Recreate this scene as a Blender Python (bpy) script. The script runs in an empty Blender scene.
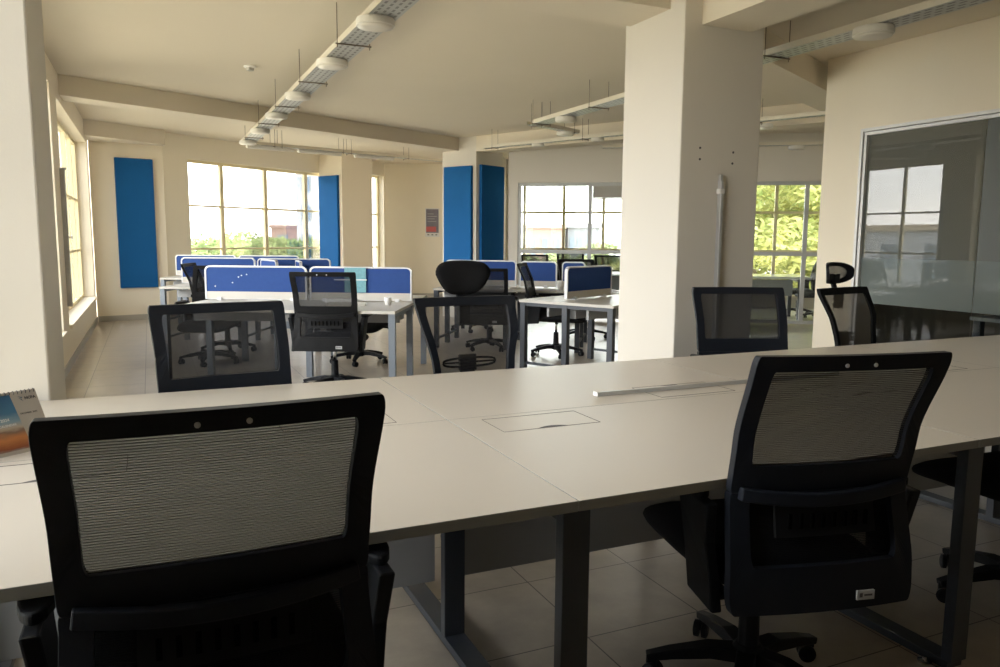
import bpy, bmesh, math, random
from mathutils import Vector, Matrix, Euler
random.seed(7)
PI = math.pi
R = math.radians
scene = bpy.context.scene
COL = scene.collection

# ------------------------------------------------------------------ materials
def mat(name, col, rough=.6, metal=0., noise=0., nscale=6., spec=.5, bump=0., bscale=200., coat=0.):
    m = bpy.data.materials.new(name); m.use_nodes = True
    nt = m.node_tree; b = nt.nodes['Principled BSDF']
    b.inputs['Base Color'].default_value = (*col, 1)
    b.inputs['Roughness'].default_value = rough
    b.inputs['Metallic'].default_value = metal
    b.inputs['Specular IOR Level'].default_value = spec
    if coat: b.inputs['Coat Weight'].default_value = coat
    tc = nt.nodes.new('ShaderNodeTexCoord')
    if noise:
        n = nt.nodes.new('ShaderNodeTexNoise'); n.inputs['Scale'].default_value = nscale; n.inputs['Detail'].default_value = 5
        nt.links.new(tc.outputs['Object'], n.inputs['Vector'])
        mx = nt.nodes.new('ShaderNodeMix'); mx.data_type = 'RGBA'
        mx.inputs['A'].default_value = (*[c * (1 - noise) for c in col], 1)
        mx.inputs['B'].default_value = (*[min(1, c * (1 + noise)) for c in col], 1)
        nt.links.new(n.outputs['Fac'], mx.inputs['Factor'])
        nt.links.new(mx.outputs['Result'], b.inputs['Base Color'])
    if bump:
        n2 = nt.nodes.new('ShaderNodeTexNoise'); n2.inputs['Scale'].default_value = bscale; n2.inputs['Detail'].default_value = 3
        nt.links.new(tc.outputs['Object'], n2.inputs['Vector'])
        bp = nt.nodes.new('ShaderNodeBump'); bp.inputs['Strength'].default_value = bump; bp.inputs['Distance'].default_value = .004
        nt.links.new(n2.outputs['Fac'], bp.inputs['Height']); nt.links.new(bp.outputs['Normal'], b.inputs['Normal'])
    return m

def glass_mat(name, tint, fac, haze=None, haze_fac=0.):
    """thin clear pane: see-through with a fresnel reflection"""
    m = bpy.data.materials.new(name); m.use_nodes = True
    nt = m.node_tree; nt.nodes.clear()
    out = nt.nodes.new('ShaderNodeOutputMaterial')
    tr = nt.nodes.new('ShaderNodeBsdfTransparent'); tr.inputs['Color'].default_value = (*tint, 1)
    gl = nt.nodes.new('ShaderNodeBsdfGlossy'); gl.inputs['Roughness'].default_value = 0.0
    fr = nt.nodes.new('ShaderNodeFresnel'); fr.inputs['IOR'].default_value = 1.5
    mu = nt.nodes.new('ShaderNodeMath'); mu.operation = 'MULTIPLY'; mu.inputs[1].default_value = fac
    nt.links.new(fr.outputs[0], mu.inputs[0])
    src = tr
    if haze:
        df = nt.nodes.new('ShaderNodeBsdfDiffuse'); df.inputs['Color'].default_value = (*haze, 1)
        tl = nt.nodes.new('ShaderNodeBsdfTranslucent'); tl.inputs['Color'].default_value = (*haze, 1)
        a = nt.nodes.new('ShaderNodeMixShader'); a.inputs[0].default_value = .35
        nt.links.new(df.outputs[0], a.inputs[1]); nt.links.new(tl.outputs[0], a.inputs[2])
        b = nt.nodes.new('ShaderNodeMixShader'); b.inputs[0].default_value = haze_fac
        nt.links.new(tr.outputs[0], b.inputs[1]); nt.links.new(a.outputs[0], b.inputs[2])
        src = b
    mx = nt.nodes.new('ShaderNodeMixShader')
    nt.links.new(mu.outputs[0], mx.inputs[0]); nt.links.new(src.outputs[0], mx.inputs[1]); nt.links.new(gl.outputs[0], mx.inputs[2])
    nt.links.new(mx.outputs[0], out.inputs[0])
    return m

def net_mat(name, col, open_fac, period):
    """woven chair mesh: dark threads with open gaps between them"""
    m = bpy.data.materials.new(name); m.use_nodes = True
    nt = m.node_tree; b = nt.nodes['Principled BSDF']; out = nt.nodes['Material Output']
    b.inputs['Base Color'].default_value = (*col, 1); b.inputs['Roughness'].default_value = .8; b.inputs['Specular IOR Level'].default_value = .08
    tc = nt.nodes.new('ShaderNodeTexCoord')
    w = nt.nodes.new('ShaderNodeTexWave'); w.wave_type = 'BANDS'; w.bands_direction = 'Z'
    w.inputs['Scale'].default_value = 2 * PI / (20 * period); w.inputs['Distortion'].default_value = 0
    nt.links.new(tc.outputs['Object'], w.inputs['Vector'])
    mr = nt.nodes.new('ShaderNodeMapRange')
    mr.inputs['To Min'].default_value = max(0, open_fac - min(.16, open_fac)); mr.inputs['To Max'].default_value = min(1, open_fac + min(.16, open_fac))
    nt.links.new(w.outputs['Fac'], mr.inputs['Value'])
    tr = nt.nodes.new('ShaderNodeBsdfTransparent')
    mx = nt.nodes.new('ShaderNodeMixShader')
    nt.links.new(mr.outputs[0], mx.inputs[0]); nt.links.new(b.outputs[0], mx.inputs[1]); nt.links.new(tr.outputs[0], mx.inputs[2])
    nt.links.new(mx.outputs[0], out.inputs[0])
    return m

def floor_mat():
    m = bpy.data.materials.new('floor_tiles'); m.use_nodes = True
    nt = m.node_tree; b = nt.nodes['Principled BSDF']
    tc = nt.nodes.new('ShaderNodeTexCoord'); mp = nt.nodes.new('ShaderNodeMapping')
    mp.inputs['Location'].default_value = (-1.302 + .4635 * 20, -2.126 + .4635 * 20, 0)
    nt.links.new(tc.outputs['Object'], mp.inputs['Vector'])
    br = nt.nodes.new('ShaderNodeTexBrick'); br.offset = 0; br.squash = 1
    br.inputs['Scale'].default_value = 1; br.inputs['Brick Width'].default_value = .4635; br.inputs['Row Height'].default_value = .4635
    br.inputs['Mortar Size'].default_value = .0028; br.inputs['Mortar Smooth'].default_value = .2
    br.inputs['Color1'].default_value = (.39, .335, .27, 1); br.inputs['Color2'].default_value = (.355, .305, .247, 1)
    br.inputs['Mortar'].default_value = (.07, .062, .055, 1)
    nt.links.new(mp.outputs[0], br.inputs['Vector'])
    n = nt.nodes.new('ShaderNodeTexNoise'); n.inputs['Scale'].default_value = 5; n.inputs['Detail'].default_value = 8; n.inputs['Roughness'].default_value = .65
    nt.links.new(tc.outputs['Object'], n.inputs['Vector'])
    mr = nt.nodes.new('ShaderNodeMapRange'); mr.inputs['From Min'].default_value = .3; mr.inputs['From Max'].default_value = .7
    mr.inputs['To Min'].default_value = .78; mr.inputs['To Max'].default_value = 1.12
    nt.links.new(n.outputs['Fac'], mr.inputs['Value'])
    mx = nt.nodes.new('ShaderNodeMix'); mx.data_type = 'RGBA'; mx.blend_type = 'MULTIPLY'; mx.inputs['Factor'].default_value = 1
    nt.links.new(br.outputs['Color'], mx.inputs['A']); nt.links.new(mr.outputs[0], mx.inputs['B'])
    nt.links.new(mx.outputs['Result'], b.inputs['Base Color'])
    r2 = nt.nodes.new('ShaderNodeMapRange'); r2.inputs['To Min'].default_value = .24; r2.inputs['To Max'].default_value = .40
    nt.links.new(n.outputs['Fac'], r2.inputs['Value']); nt.links.new(r2.outputs[0], b.inputs['Roughness'])
    bp = nt.nodes.new('ShaderNodeBump'); bp.inputs['Strength'].default_value = .25; bp.inputs['Distance'].default_value = .003; bp.invert = True
    nt.links.new(br.outputs['Fac'], bp.inputs['Height']); nt.links.new(bp.outputs['Normal'], b.inputs['Normal'])
    return m

def tray_mat():
    """galvanised perforated tray: rows of slots"""
    m = mat('galvanised_tray', (.42, .43, .42), .45, .5)
    nt = m.node_tree; b = nt.nodes['Principled BSDF']; tc = nt.nodes.new('ShaderNodeTexCoord')
    br = nt.nodes.new('ShaderNodeTexBrick'); br.offset = .5
    br.inputs['Scale'].default_value = 1; br.inputs['Brick Width'].default_value = .075; br.inputs['Row Height'].default_value = .045
    br.inputs['Mortar Size'].default_value = .014; br.inputs['Mortar Smooth'].default_value = .05
    br.inputs['Color1'].default_value = (.19, .19, .185, 1); br.inputs['Color2'].default_value = (.22, .22, .21, 1); br.inputs['Mortar'].default_value = (.50, .51, .49, 1)
    nt.links.new(tc.outputs['Object'], br.inputs['Vector']); nt.links.new(br.outputs['Color'], b.inputs['Base Color'])
    return m

def gradient_mat(name, stops, axis='Z', rough=.5, wav=0.):
    m = bpy.data.materials.new(name); m.use_nodes = True
    nt = m.node_tree; b = nt.nodes['Principled BSDF']; b.inputs['Roughness'].default_value = rough
    tc = nt.nodes.new('ShaderNodeTexCoord'); sp = nt.nodes.new('ShaderNodeSeparateXYZ')
    nt.links.new(tc.outputs['Generated'], sp.inputs[0])
    n = nt.nodes.new('ShaderNodeTexNoise'); n.inputs['Scale'].default_value = 5; n.inputs['Detail'].default_value = 4
    mpn = nt.nodes.new('ShaderNodeMapping'); mpn.inputs['Scale'].default_value = (1, 1, 3)
    nt.links.new(tc.outputs['Generated'], mpn.inputs[0]); nt.links.new(mpn.outputs[0], n.inputs['Vector'])
    ma = nt.nodes.new('ShaderNodeMath'); ma.operation = 'MULTIPLY_ADD'; ma.inputs[1].default_value = wav; 
    nt.links.new(n.outputs['Fac'], ma.inputs[0]); nt.links.new(sp.outputs[axis], ma.inputs[2])
    cr = nt.nodes.new('ShaderNodeValToRGB'); el = cr.color_ramp.elements
    while len(el) < len(stops): el.new(.5)
    for e, (p, c) in zip(el, stops): e.position = p; e.color = (*c, 1)
    nt.links.new(ma.outputs[0], cr.inputs[0]); nt.links.new(cr.outputs[0], b.inputs['Base Color'])
    return m

def leaf_mat(name, c1, c2):
    m = bpy.data.materials.new(name); m.use_nodes = True
    nt = m.node_tree; nt.nodes.clear(); out = nt.nodes.new('ShaderNodeOutputMaterial')
    tc = nt.nodes.new('ShaderNodeTexCoord'); n = nt.nodes.new('ShaderNodeTexNoise'); n.inputs['Scale'].default_value = 1.3; n.inputs['Detail'].default_value = 6
    nt.links.new(tc.outputs['Object'], n.inputs['Vector'])
    cr = nt.nodes.new('ShaderNodeValToRGB'); cr.color_ramp.elements[0].position = .32; cr.color_ramp.elements[1].position = .68
    cr.color_ramp.elements[0].color = (*c1, 1); cr.color_ramp.elements[1].color = (*c2, 1)
    nt.links.new(n.outputs['Fac'], cr.inputs[0])
    d = nt.nodes.new('ShaderNodeBsdfDiffuse'); t = nt.nodes.new('ShaderNodeBsdfTranslucent')
    nt.links.new(cr.outputs[0], d.inputs[0]); nt.links.new(cr.outputs[0], t.inputs[0])
    mx = nt.nodes.new('ShaderNodeMixShader'); mx.inputs[0].default_value = .4
    nt.links.new(d.outputs[0], mx.inputs[1]); nt.links.new(t.outputs[0], mx.inputs[2]); nt.links.new(mx.outputs[0], out.inputs[0])
    return m

M = {}
M['wall'] = mat('cream_wall_paint', (.87, .78, .62), .75, 0, .03, 1.2, .3, .12, 120)
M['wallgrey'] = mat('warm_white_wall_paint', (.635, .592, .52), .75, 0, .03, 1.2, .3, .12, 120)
M['facade'] = mat('cream_wall_paint_lit', (.90, .83, .67), .75, 0, .03, 1.2, .3, .12, 120)  # cream wall paint again, lightened for window light the backlit walls lack
M['reardark'] = mat('dark_rear_wall', (.22, .20, .17), .8, 0, .05, 1)  # out of view, coloured dark to cut light bounced forward
M['ceiling'] = mat('ceiling_paint', (.70, .625, .50), .8, 0, .04, .9, .25, .1, 90)
M['floor'] = floor_mat()
M['skirt'] = mat('skirting_tile', (.42, .39, .33), .4, 0, .1, 4)
M['desk'] = mat('pale_maple_laminate', (.60, .537, .455), .36, 0, .03, 3, .45)
M['desk_edge'] = mat('grey_edge_band', (.25, .255, .245), .5)
M['desk_grey'] = mat('pale_grey_laminate', (.50, .475, .43), .38, 0, .03, 3, .45)
M['leg'] = mat('slate_powder_coat', (.028, .034, .045), .45, .1)
M['leg_grey'] = mat('grey_powder_coat', (.15, .175, .21), .42, .2)
M['modesty'] = mat('grey_modesty_board', (.30, .305, .31), .6, 0, .04, 3)
M['void'] = mat('black_opening', (.002, .002, .002), .9, spec=0)
M['groove'] = mat('dark_gap', (.06, .055, .05), .8)
M['flapline'] = mat('flap_gap', (.10, .085, .07), .8)
M['black'] = mat('black_plastic', (.005, .0055, .007), .5, 0, .15, 30, .15)
M['blackseat'] = mat('black_seat_fabric', (.005, .005, .006), .9, 0, .2, 60, .2, .3, 500)
M['frame_black'] = mat('satin_black_nylon', (.008, .0095, .0135), .5, 0, .1, 20, .16)
M['greyframe'] = mat('charcoal_nylon', (.0055, .0055, .006), .6, 0, .1, 20, .1)
M['net'] = net_mat('chair_mesh_upper', (.030, .026, .022), .095, .0051)
M['netfar'] = net_mat('chair_mesh_fine', (.016, .016, .017), .10, .004)
M['netisle'] = net_mat('chair_mesh_pale', (.010, .010, .011), .17, .004)
M['netbrown'] = net_mat('chair_mesh_brown', (.11, .10, .085), .12, .004)
M['netopen'] = net_mat('chair_mesh_open', (.02, .019, .019), .40, .004)
M['netlow'] = net_mat('chair_mesh_lower', (.005, .005, .006), .05, .0042)
M['chrome'] = mat('chrome', (.75, .75, .76), .16, 1.)
M['alu'] = mat('satin_aluminium', (.62, .63, .64), .35, .8)
M['whitealu'] = mat('white_coated_aluminium', (.74, .73, .72), .4, .1)
M['greyalu'] = mat('grey_window_section', (.45, .455, .45), .45, .1)
M['yellow'] = mat('yellow_ochre_window_steel', (.88, .76, .46), .5)
M['blue'] = mat('azure_acoustic_felt', (.007, .082, .26), .95, 0, .08, 8, .15, .2, 300)
M['screen'] = mat('royal_blue_screen_fabric', (.022, .054, .20), .95, 0, .08, 40, .15, .2, 500)
M['screenboard'] = mat('beige_screen_board', (.50, .47, .42), .5)
M['trimgrey'] = mat('pale_grey_screen_trim', (.62, .63, .65), .4, .1)
M['tray'] = tray_mat()
M['traydark'] = mat('tray_slots', (.06, .06, .06), .7)
M['trayside'] = mat('cream_tray_side', (.66, .60, .48), .5)
M['rod'] = mat('threaded_rod_steel', (.20, .16, .12), .5, .4)
M['lamp'] = mat('lamp_housing_white', (.74, .71, .64), .45)
M['opal'] = mat('opal_lamp_cover', (.70, .66, .58), .35)
M['white'] = mat('white_plastic', (.80, .79, .77), .4)
M['whitegloss'] = mat('glossy_white_top', (.80, .80, .80), .16)
M['paper'] = mat('white_paper', (.78, .77, .74), .8)
M['tag'] = mat('grey_tag_cloth', (.38, .38, .38), .7)
M['ink'] = mat('dark_ink', (.06, .055, .06), .7)
M['cardback'] = mat('calendar_grey_card', (.40, .36, .31), .6)
M['photo'] = gradient_mat('calendar_photo_print', [(0.0, (.25, .26, .27)), (.10, (.22, .05, .015)), (.28, (.5, .17, .05)), (.40, (.18, .10, .07)), (.47, (.45, .36, .27)), (.58, (.20, .30, .36)), (.75, (.04, .14, .25)), (1, (.03, .11, .22))], 'Z', .4, .12)
M['posterslate'] = mat('poster_slate_print', (.16, .15, .19), .5, 0, .35, 9)
M['posterred'] = mat('poster_red_print', (.55, .09, .09), .5)
M['teal'] = mat('teal_print_sheet', (.10, .27, .32), .4, 0, .4, 45)
M['glass'] = glass_mat('clear_window_glass', (.96, .97, .96), .8)
M['glassroom'] = glass_mat('meeting_room_glass', (.90, .93, .92), .8)
M['glassdark'] = glass_mat('partition_glass', (.66, .70, .68), 1.4, (.50, .53, .48), .24)  # haze colour lifts the pane in place of reflected and room light
M['glasslow'] = glass_mat('lower_partition_glass', (.55, .58, .57), 1.05)
M['frosted'] = glass_mat('frosted_film_glass', (.62, .66, .64), 1.0, (.25, .29, .275), .75)
M['frosted2'] = glass_mat('frosted_film_weak_mirror', (.62, .66, .64), .25, (.25, .29, .275), .75)  # copy of the frosted film with its window reflection weakened
M['darkpane'] = mat('dark_pane_no_mirror', (.085, .095, .088), .45, spec=.3)  # opaque dark pane, made so that the side windows leave no reflection
M['louvre'] = mat('grey_louvre', (.40, .38, .34), .5)
M['leaf'] = leaf_mat('leaf_yellow_green', (.13, .17, .04), (.62, .59, .22))
M['leafd'] = leaf_mat('leaf_mid_green', (.07, .12, .035), (.30, .34, .13))
M['leafp'] = leaf_mat('leaf_pale_green', (.12, .16, .06), (.36, .37, .20))
M['bark'] = mat('bark', (.10, .075, .05), .9, 0, .3, 4)
M['bpink'] = mat('pink_render', (.24, .15, .125), .9, 0, .06, .3)
M['bgrey'] = mat('grey_render', (.13, .137, .15), .9, 0, .06, .3)
M['bwhite'] = mat('white_render', (.30, .315, .34), .9, 0, .05, .3)
M['bbluegrey'] = mat('slate_blue_render', (.12, .16, .20), .9, 0, .05, .3)
M['bwin'] = mat('distant_window_glass', (.10, .13, .165), .3)
M['broof'] = mat('sandy_roof', (.34, .28, .20), .9)
M['ground'] = mat('ground_far_below', (.46, .40, .29), .95, 0, .3, .02)

# ------------------------------------------------------------------ mesh builder
class MB:
    def __init__(s): s.v = []; s.f = []; s.mi = []; s.cur = 0
    def add(s, vs, fs):
        b = len(s.v); s.v += [tuple(p) for p in vs]; s.f += [tuple(b + i for i in f) for f in fs]; s.mi += [s.cur] * len(fs)
        return s
    def box(s, lo, hi, T=None):
        x0, y0, z0 = lo; x1, y1, z1 = hi
        vs = [Vector(p) for p in ((x0, y0, z0), (x1, y0, z0), (x1, y1, z0), (x0, y1, z0), (x0, y0, z1), (x1, y0, z1), (x1, y1, z1), (x0, y1, z1))]
        if T is not None: vs = [T @ p for p in vs]
        return s.add(vs, [(0, 3, 2, 1), (4, 5, 6, 7), (0, 1, 5, 4), (1, 2, 6, 5), (2, 3, 7, 6), (3, 0, 4, 7)])
    def prism(s, poly, z0, z1, T=None):
        n = len(poly)
        vs = [Vector((p[0], p[1], z0)) for p in poly] + [Vector((p[0], p[1], z1)) for p in poly]
        if T is not None: vs = [T @ p for p in vs]
        return s.add(vs, [tuple(range(n - 1, -1, -1)), tuple(range(n, 2 * n))] + [(i, (i + 1) % n, n + (i + 1) % n, n + i) for i in range(n)])
    def tube(s, pts, r, n=8, caps=True):
        pts = [Vector(p) for p in pts]; rs = r if isinstance(r, (list, tuple)) else [r] * len(pts)
        vs = []; up = None
        for i, p in enumerate(pts):
            d = (pts[min(i + 1, len(pts) - 1)] - pts[max(i - 1, 0)]).normalized()
            if up is None: up = Vector((0, 0, 1)) if abs(d.z) < .9 else Vector((1, 0, 0))
            a = d.cross(up).normalized(); b = a.cross(d).normalized(); up = b
            for k in range(n):
                t = 2 * PI * k / n; vs.append(p + (a * math.cos(t) + b * math.sin(t)) * rs[i])
        fs = []
        for i in range(len(pts) - 1):
            for k in range(n):
                fs.append((i * n + k, i * n + (k + 1) % n, (i + 1) * n + (k + 1) % n, (i + 1) * n + k))
        if caps: fs += [tuple(range(n - 1, -1, -1)), tuple((len(pts) - 1) * n + k for k in range(n))]
        return s.add(vs, fs)
    def lathe(s, prof, n=24, T=None):
        vs = []; fs = []
        for (r, z) in prof:
            for k in range(n):
                t = 2 * PI * k / n; vs.append(Vector((r * math.cos(t), r * math.sin(t), z)))
        if T is not None: vs = [T @ p for p in vs]
        for i in range(len(prof) - 1):
            for k in range(n):
                fs.append((i * n + k, i * n + (k + 1) % n, (i + 1) * n + (k + 1) % n, (i + 1) * n + k))
        fs += [tuple(range(n - 1, -1, -1)), tuple((len(prof) - 1) * n + k for k in range(n))]
        return s.add(vs, fs)
    def sweep(s, pts, w, h, side=None):
        """flat bar of width w (along side) and height h along pts"""
        pts = [Vector(p) for p in pts]; vs = []; n = len(pts)
        for i, p in enumerate(pts):
            d = (pts[min(i + 1, n - 1)] - pts[max(i - 1, 0)]).normalized()
            a = Vector(side) if side is not None else d.cross(Vector((0, 0, 1))).normalized()
            b = a.cross(d).normalized()
            ww = w[i] if isinstance(w, (list, tuple)) else w; hh = h[i] if isinstance(h, (list, tuple)) else h
            vs += [p + a * ww / 2 + b * hh / 2, p - a * ww / 2 + b * hh / 2, p - a * ww / 2 - b * hh / 2, p + a * ww / 2 - b * hh / 2]
        fs = [(0, 1, 2, 3), tuple(4 * (n - 1) + k for k in (3, 2, 1, 0))]
        for i in range(n - 1):
            for k in range(4): fs.append((4 * i + k, 4 * (i + 1) + k, 4 * (i + 1) + (k + 1) % 4, 4 * i + (k + 1) % 4))
        return s.add(vs, fs)
    def build(s, name, m, parent=None, loc=None, bevel=0., smooth=False, subsurf=0, kind=None, label=None):
        me = bpy.data.meshes.new(name); me.from_pydata(s.v, [], s.f)
        ms = m if isinstance(m, (list, tuple)) else [m]
        for x in ms: me.materials.append(x)
        if len(ms) > 1: me.polygons.foreach_set('material_index', s.mi)
        bm = bmesh.new(); bm.from_mesh(me); bmesh.ops.recalc_face_normals(bm, faces=bm.faces); bm.to_mesh(me); bm.free()
        if smooth: me.polygons.foreach_set('use_smooth', [True] * len(me.polygons))
        me.update()
        o = bpy.data.objects.new(name, me); COL.objects.link(o)
        if parent is not None: o.parent = parent
        if loc is not None: o.location = loc
        if bevel:
            b = o.modifiers.new('bevel', 'BEVEL'); b.width = bevel; b.segments = 2; b.limit_method = 'ANGLE'
        if subsurf:
            b = o.modifiers.new('sub', 'SUBSURF'); b.levels = subsurf; b.render_levels = subsurf
        if kind: o['kind'] = kind
        if label: o['label'] = label
        return o

def tag(o, label, cat, group=None, kind=None):
    o['label'] = label; o['category'] = cat
    if group: o['group'] = group
    if kind: o['kind'] = kind
    return o
def empty(name, loc=(0, 0, 0), rz=0):
    o = bpy.data.objects.new(name, None); COL.objects.link(o); o.location = loc; o.rotation_euler = (0, 0, rz); o.empty_display_size = .1
    return o
def copy_tree(o, parent=None):
    c = o.copy(); COL.objects.link(c); c.parent = parent
    for ch in list(o.children): copy_tree(ch, c)
    return c
def struct(o): o['kind'] = 'structure'; return o
def frame2(px, py, ang):
    """local x along ang (radians from +X), origin at px,py"""
    return Matrix.Translation((px, py, 0)) @ Matrix.Rotation(ang, 4, 'Z')
A2 = (.9107, -.4131); N2 = (.4131, .9107)
def cam(X, D): return (X * A2[0] + D * N2[0], X * A2[1] + D * N2[1])
U = Vector((.891, .454, 0)); V = Vector((-.454, .891, 0)); UA = math.atan2(.454, .891)
W = Vector((.819, -.574, 0)); WA = math.atan2(-.574, .819)

# ------------------------------------------------------------------ camera
cd = bpy.data.cameras.new('camera'); co = bpy.data.objects.new('camera', cd); COL.objects.link(co)
yaw, pit, roll = R(24.3958), R(-7.03154), R(.43204)
fw = Vector((math.sin(yaw) * math.cos(pit), math.cos(yaw) * math.cos(pit), math.sin(pit)))
rt = Vector((math.cos(yaw), -math.sin(yaw), 0)); up = rt.cross(fw)
r2 = rt * math.cos(roll) + up * math.sin(roll); u2 = -rt * math.sin(roll) + up * math.cos(roll)
mw = Matrix((r2, u2, -fw)).transposed().to_4x4(); mw.translation = (0, 0, 1.345)
co.matrix_world = mw; cd.sensor_width = 36; cd.lens = 27.725; cd.clip_start = .05; cd.clip_end = 600
scene.camera = co

# ------------------------------------------------------------------ room shell
CH = 3.0
OUT = [(-.79, -4), (9.5, -4), (9.5, 5.45), (11.8, 5.45), (11.8, 7.4), (13.9, 10.1), (6.95, 15.05), (7.5, 16.05), (4.85, 17.0), (.26, 13.74), (-.785, 13.5)]
OUTX = [(-1.05, -4.3), (9.8, -4.3), (9.8, 5.2), (12.1, 5.2), (12.1, 7.4), (14.2, 10.2), (7.3, 15.2), (7.8, 16.2), (4.75, 17.3), (.15, 14.0), (-1.05, 13.75)]
struct(MB().prism(OUTX, -.2, 0).build('floor', M['floor']))
struct(MB().prism(OUTX, CH, CH + .2).build('ceiling', M['ceiling']))

def wall(name, p0, p1, th, opens=(), z0=0., z1=CH, m=None, both=None):
    """wall whose inner face runs p0->p1, thickness th to the left of that direction"""
    p0 = Vector((*p0, 0)); p1 = Vector((*p1, 0)); d = p1 - p0; L = d.length
    T = frame2(p0.x, p0.y, math.atan2(d.y, d.x))
    mb = MB(); s = 0.
    for (a, b, c, e) in sorted(opens):
        if a > s: mb.box((s, 0, z0), (a, th, z1), T)
        if c > z0: mb.box((a, 0, z0), (b, th, c), T)
        if e < z1: mb.box((a, 0, e), (b, th, z1), T)
        s = b
    if s < L: mb.box((s, 0, z0), (L, th, z1), T)
    return struct(mb.build(name, m or M['wall'])), T
TH = .25
# left wall runs along +Y (thickness to -X)
LW = [(5.3, 7.1, .42, 2.7), (8.3, 12.5, .41, 2.76), (13.08, 17.22, .41, 2.72)]
_, TL = wall('wall_left', (-.79, -4), (-.79, 13.5), TH, LW)
_, TP = wall('wall_panel', (-.785, 13.5), (.26, 13.74), TH, [], m=M['wall'])
FO = [(.42, 3.95, .42, 2.62), (5.14, 5.62, .40, 2.71)]
# facade: line through (.26,13.76) towards (4.85,17.0)
F0 = Vector((.594, 14.0, 0)) - Vector((.816, .577, 0)) * .41
_, TF = wall('wall_facade', (F0.x, F0.y), (4.85, 17.0), TH, [(.41 + .06, .41 + 3.75, .42, 2.62), (.41 + 4.72, .41 + 5.18, .35, 2.71)], m=M['facade'])
wall('wall_cream', (4.85, 17.0), (7.5, 16.05), TH, m=M['facade'])
wall('wall_far_side', (6.95, 15.05), (5.3, 12.43), -.12, m=M['wallgrey'])
wall('wall_far_corner', (7.5, 16.05), (6.95, 15.05), .12, m=M['wallgrey'])
# wall that carries the meeting room glazing
P0 = Vector((5.68, 11.7, 0))
Ps = P0 - W * .22
GL0 = .22 - .06; GL1 = .22 + 6.9
_, TG = wall('wall_partition', (Ps.x, Ps.y), (11.8, 7.41), .12, [(GL0, GL1, 0.0, 2.27)], m=M['wallgrey'])
Qs = P0 + Vector((.574, .819, 0)) * 3.4 - W * 1.3
_, TQ = wall('wall_meeting_facade', (Qs.x, Qs.y), (13.9, 10.06), TH, [(.35, 8.05, .25, 2.66)], m=M['wallgrey'])
wall('wall_meeting_end', (13.9, 10.06), (11.8, 7.4), TH, m=M['wallgrey'])
wall('wall_lobby', (11.8, 7.4), (11.8, 5.45), TH, m=M['wallgrey'])
wall('wall_office_back', (11.8, 5.45), (5.78, 5.45), .1, m=M['wallgrey'])
# office wall on the right with the glass front (inner face x=5.77)
OG = (.42, 4.6)           # along -Y from y=5.45
_, TO = wall('wall_right', (5.77, 5.45), (5.77, -4), .12, [(OG[0], OG[1], .06, 2.325)], m=M['wall'])
wall('wall_office_outer', (9.5, 5.45), (9.5, -4), .2, m=M['wallgrey'])
wall('wall_rear', (9.5, -4), (-.79, -4), TH, m=M['reardark'])

# columns and beams
K = Vector((4.935, 11.875, 0))
def orient_box(o, du, dv, z0, z1, name, m):
    T = frame2(o.x, o.y, UA)
    return struct(MB().box((0, 0, z0), (du, dv, z1), T).build(name, m))
orient_box(K, .70, .75, 0, CH, 'column', M['wallgrey'])
K2 = Vector((3.48, 15.2, 0))
orient_box(K2, .78, .70, 0, CH, 'column', M['wall'])
mcol = struct(MB().box((3.03, 3.99, 0), (3.66, 4.64, CH)).build('column', M['wallgrey'], bevel=.008))
MB().box((-1.03, 3.2, 0), (-.352, 3.72, CH)).build('column', M['wallgrey'], bevel=.008, kind='structure')
hole = None
for (hx, hz) in ((3.18, 1.92), (3.181, 1.85), (3.445, 1.905), (3.442, 1.835)):
    T = Matrix.Translation((hx, 3.99, hz)) @ Matrix.Rotation(PI / 2, 4, 'X')
    MB().lathe([(.0075, -.001), (.0075, .003), (.004, .004)], 12, T).build('screw_hole', M['ink'], mcol)
def beam(poly, z0, name='beam'):
    return struct(MB().prism(poly, z0, CH - .001).build(name, M['ceiling']))
beam([(3.16, -3.99), (3.55, -3.99), (3.55, 3.99), (3.16, 3.99)], 2.66)
beam([(-.785, 4.14), (3.03, 4.14), (3.03, 4.58), (-.785, 4.58)], 2.775)
def pl(*vs): return [(p.x, p.y) for p in vs]
b0 = Vector((-.785, 9.39, 0)); b1 = Vector((4.80, 12.235, 0)); off = V * .36
beam(pl(b0, b1, b1 + off, Vector((-.785, 9.39 + .36 / .891, 0))), 2.79)
vb0 = K; vb1 = K - V * 6.2
beam(pl(vb0, vb1, vb1 + U * .4, vb0 + U * .4), 2.755)
ub0 = Vector((3.64, 4.46, 0)); ub1 = ub0 + U * 6.0
beam(pl(ub0, ub1, ub1 + V * .40, ub0 + V * .40), 2.775)
beam([(-.785, 12.75), (.30, 13.5), (.26, 13.74), (-.785, 13.5)], 2.775)

# skirting
def skirt(name, p0, p1, th=.014, h=.09):
    p0 = Vector((*p0, 0)); p1 = Vector((*p1, 0)); d = p1 - p0
    struct(MB().box((0, -th, 0), (d.length, -.001, h), frame2(p0.x, p0.y, math.atan2(d.y, d.x))).build(name, M['skirt']))
skirt('baseboard_left', (-.79, 3.75), (-.79, 13.49))
skirt('baseboard_panel', (-.77, 13.5), (.26, 13.74))
skirt('baseboard_facade', (.27, 13.76), (4.84, 16.98))
skirt('baseboard_cream', (4.86, 16.99), (7.45, 16.06))

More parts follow.
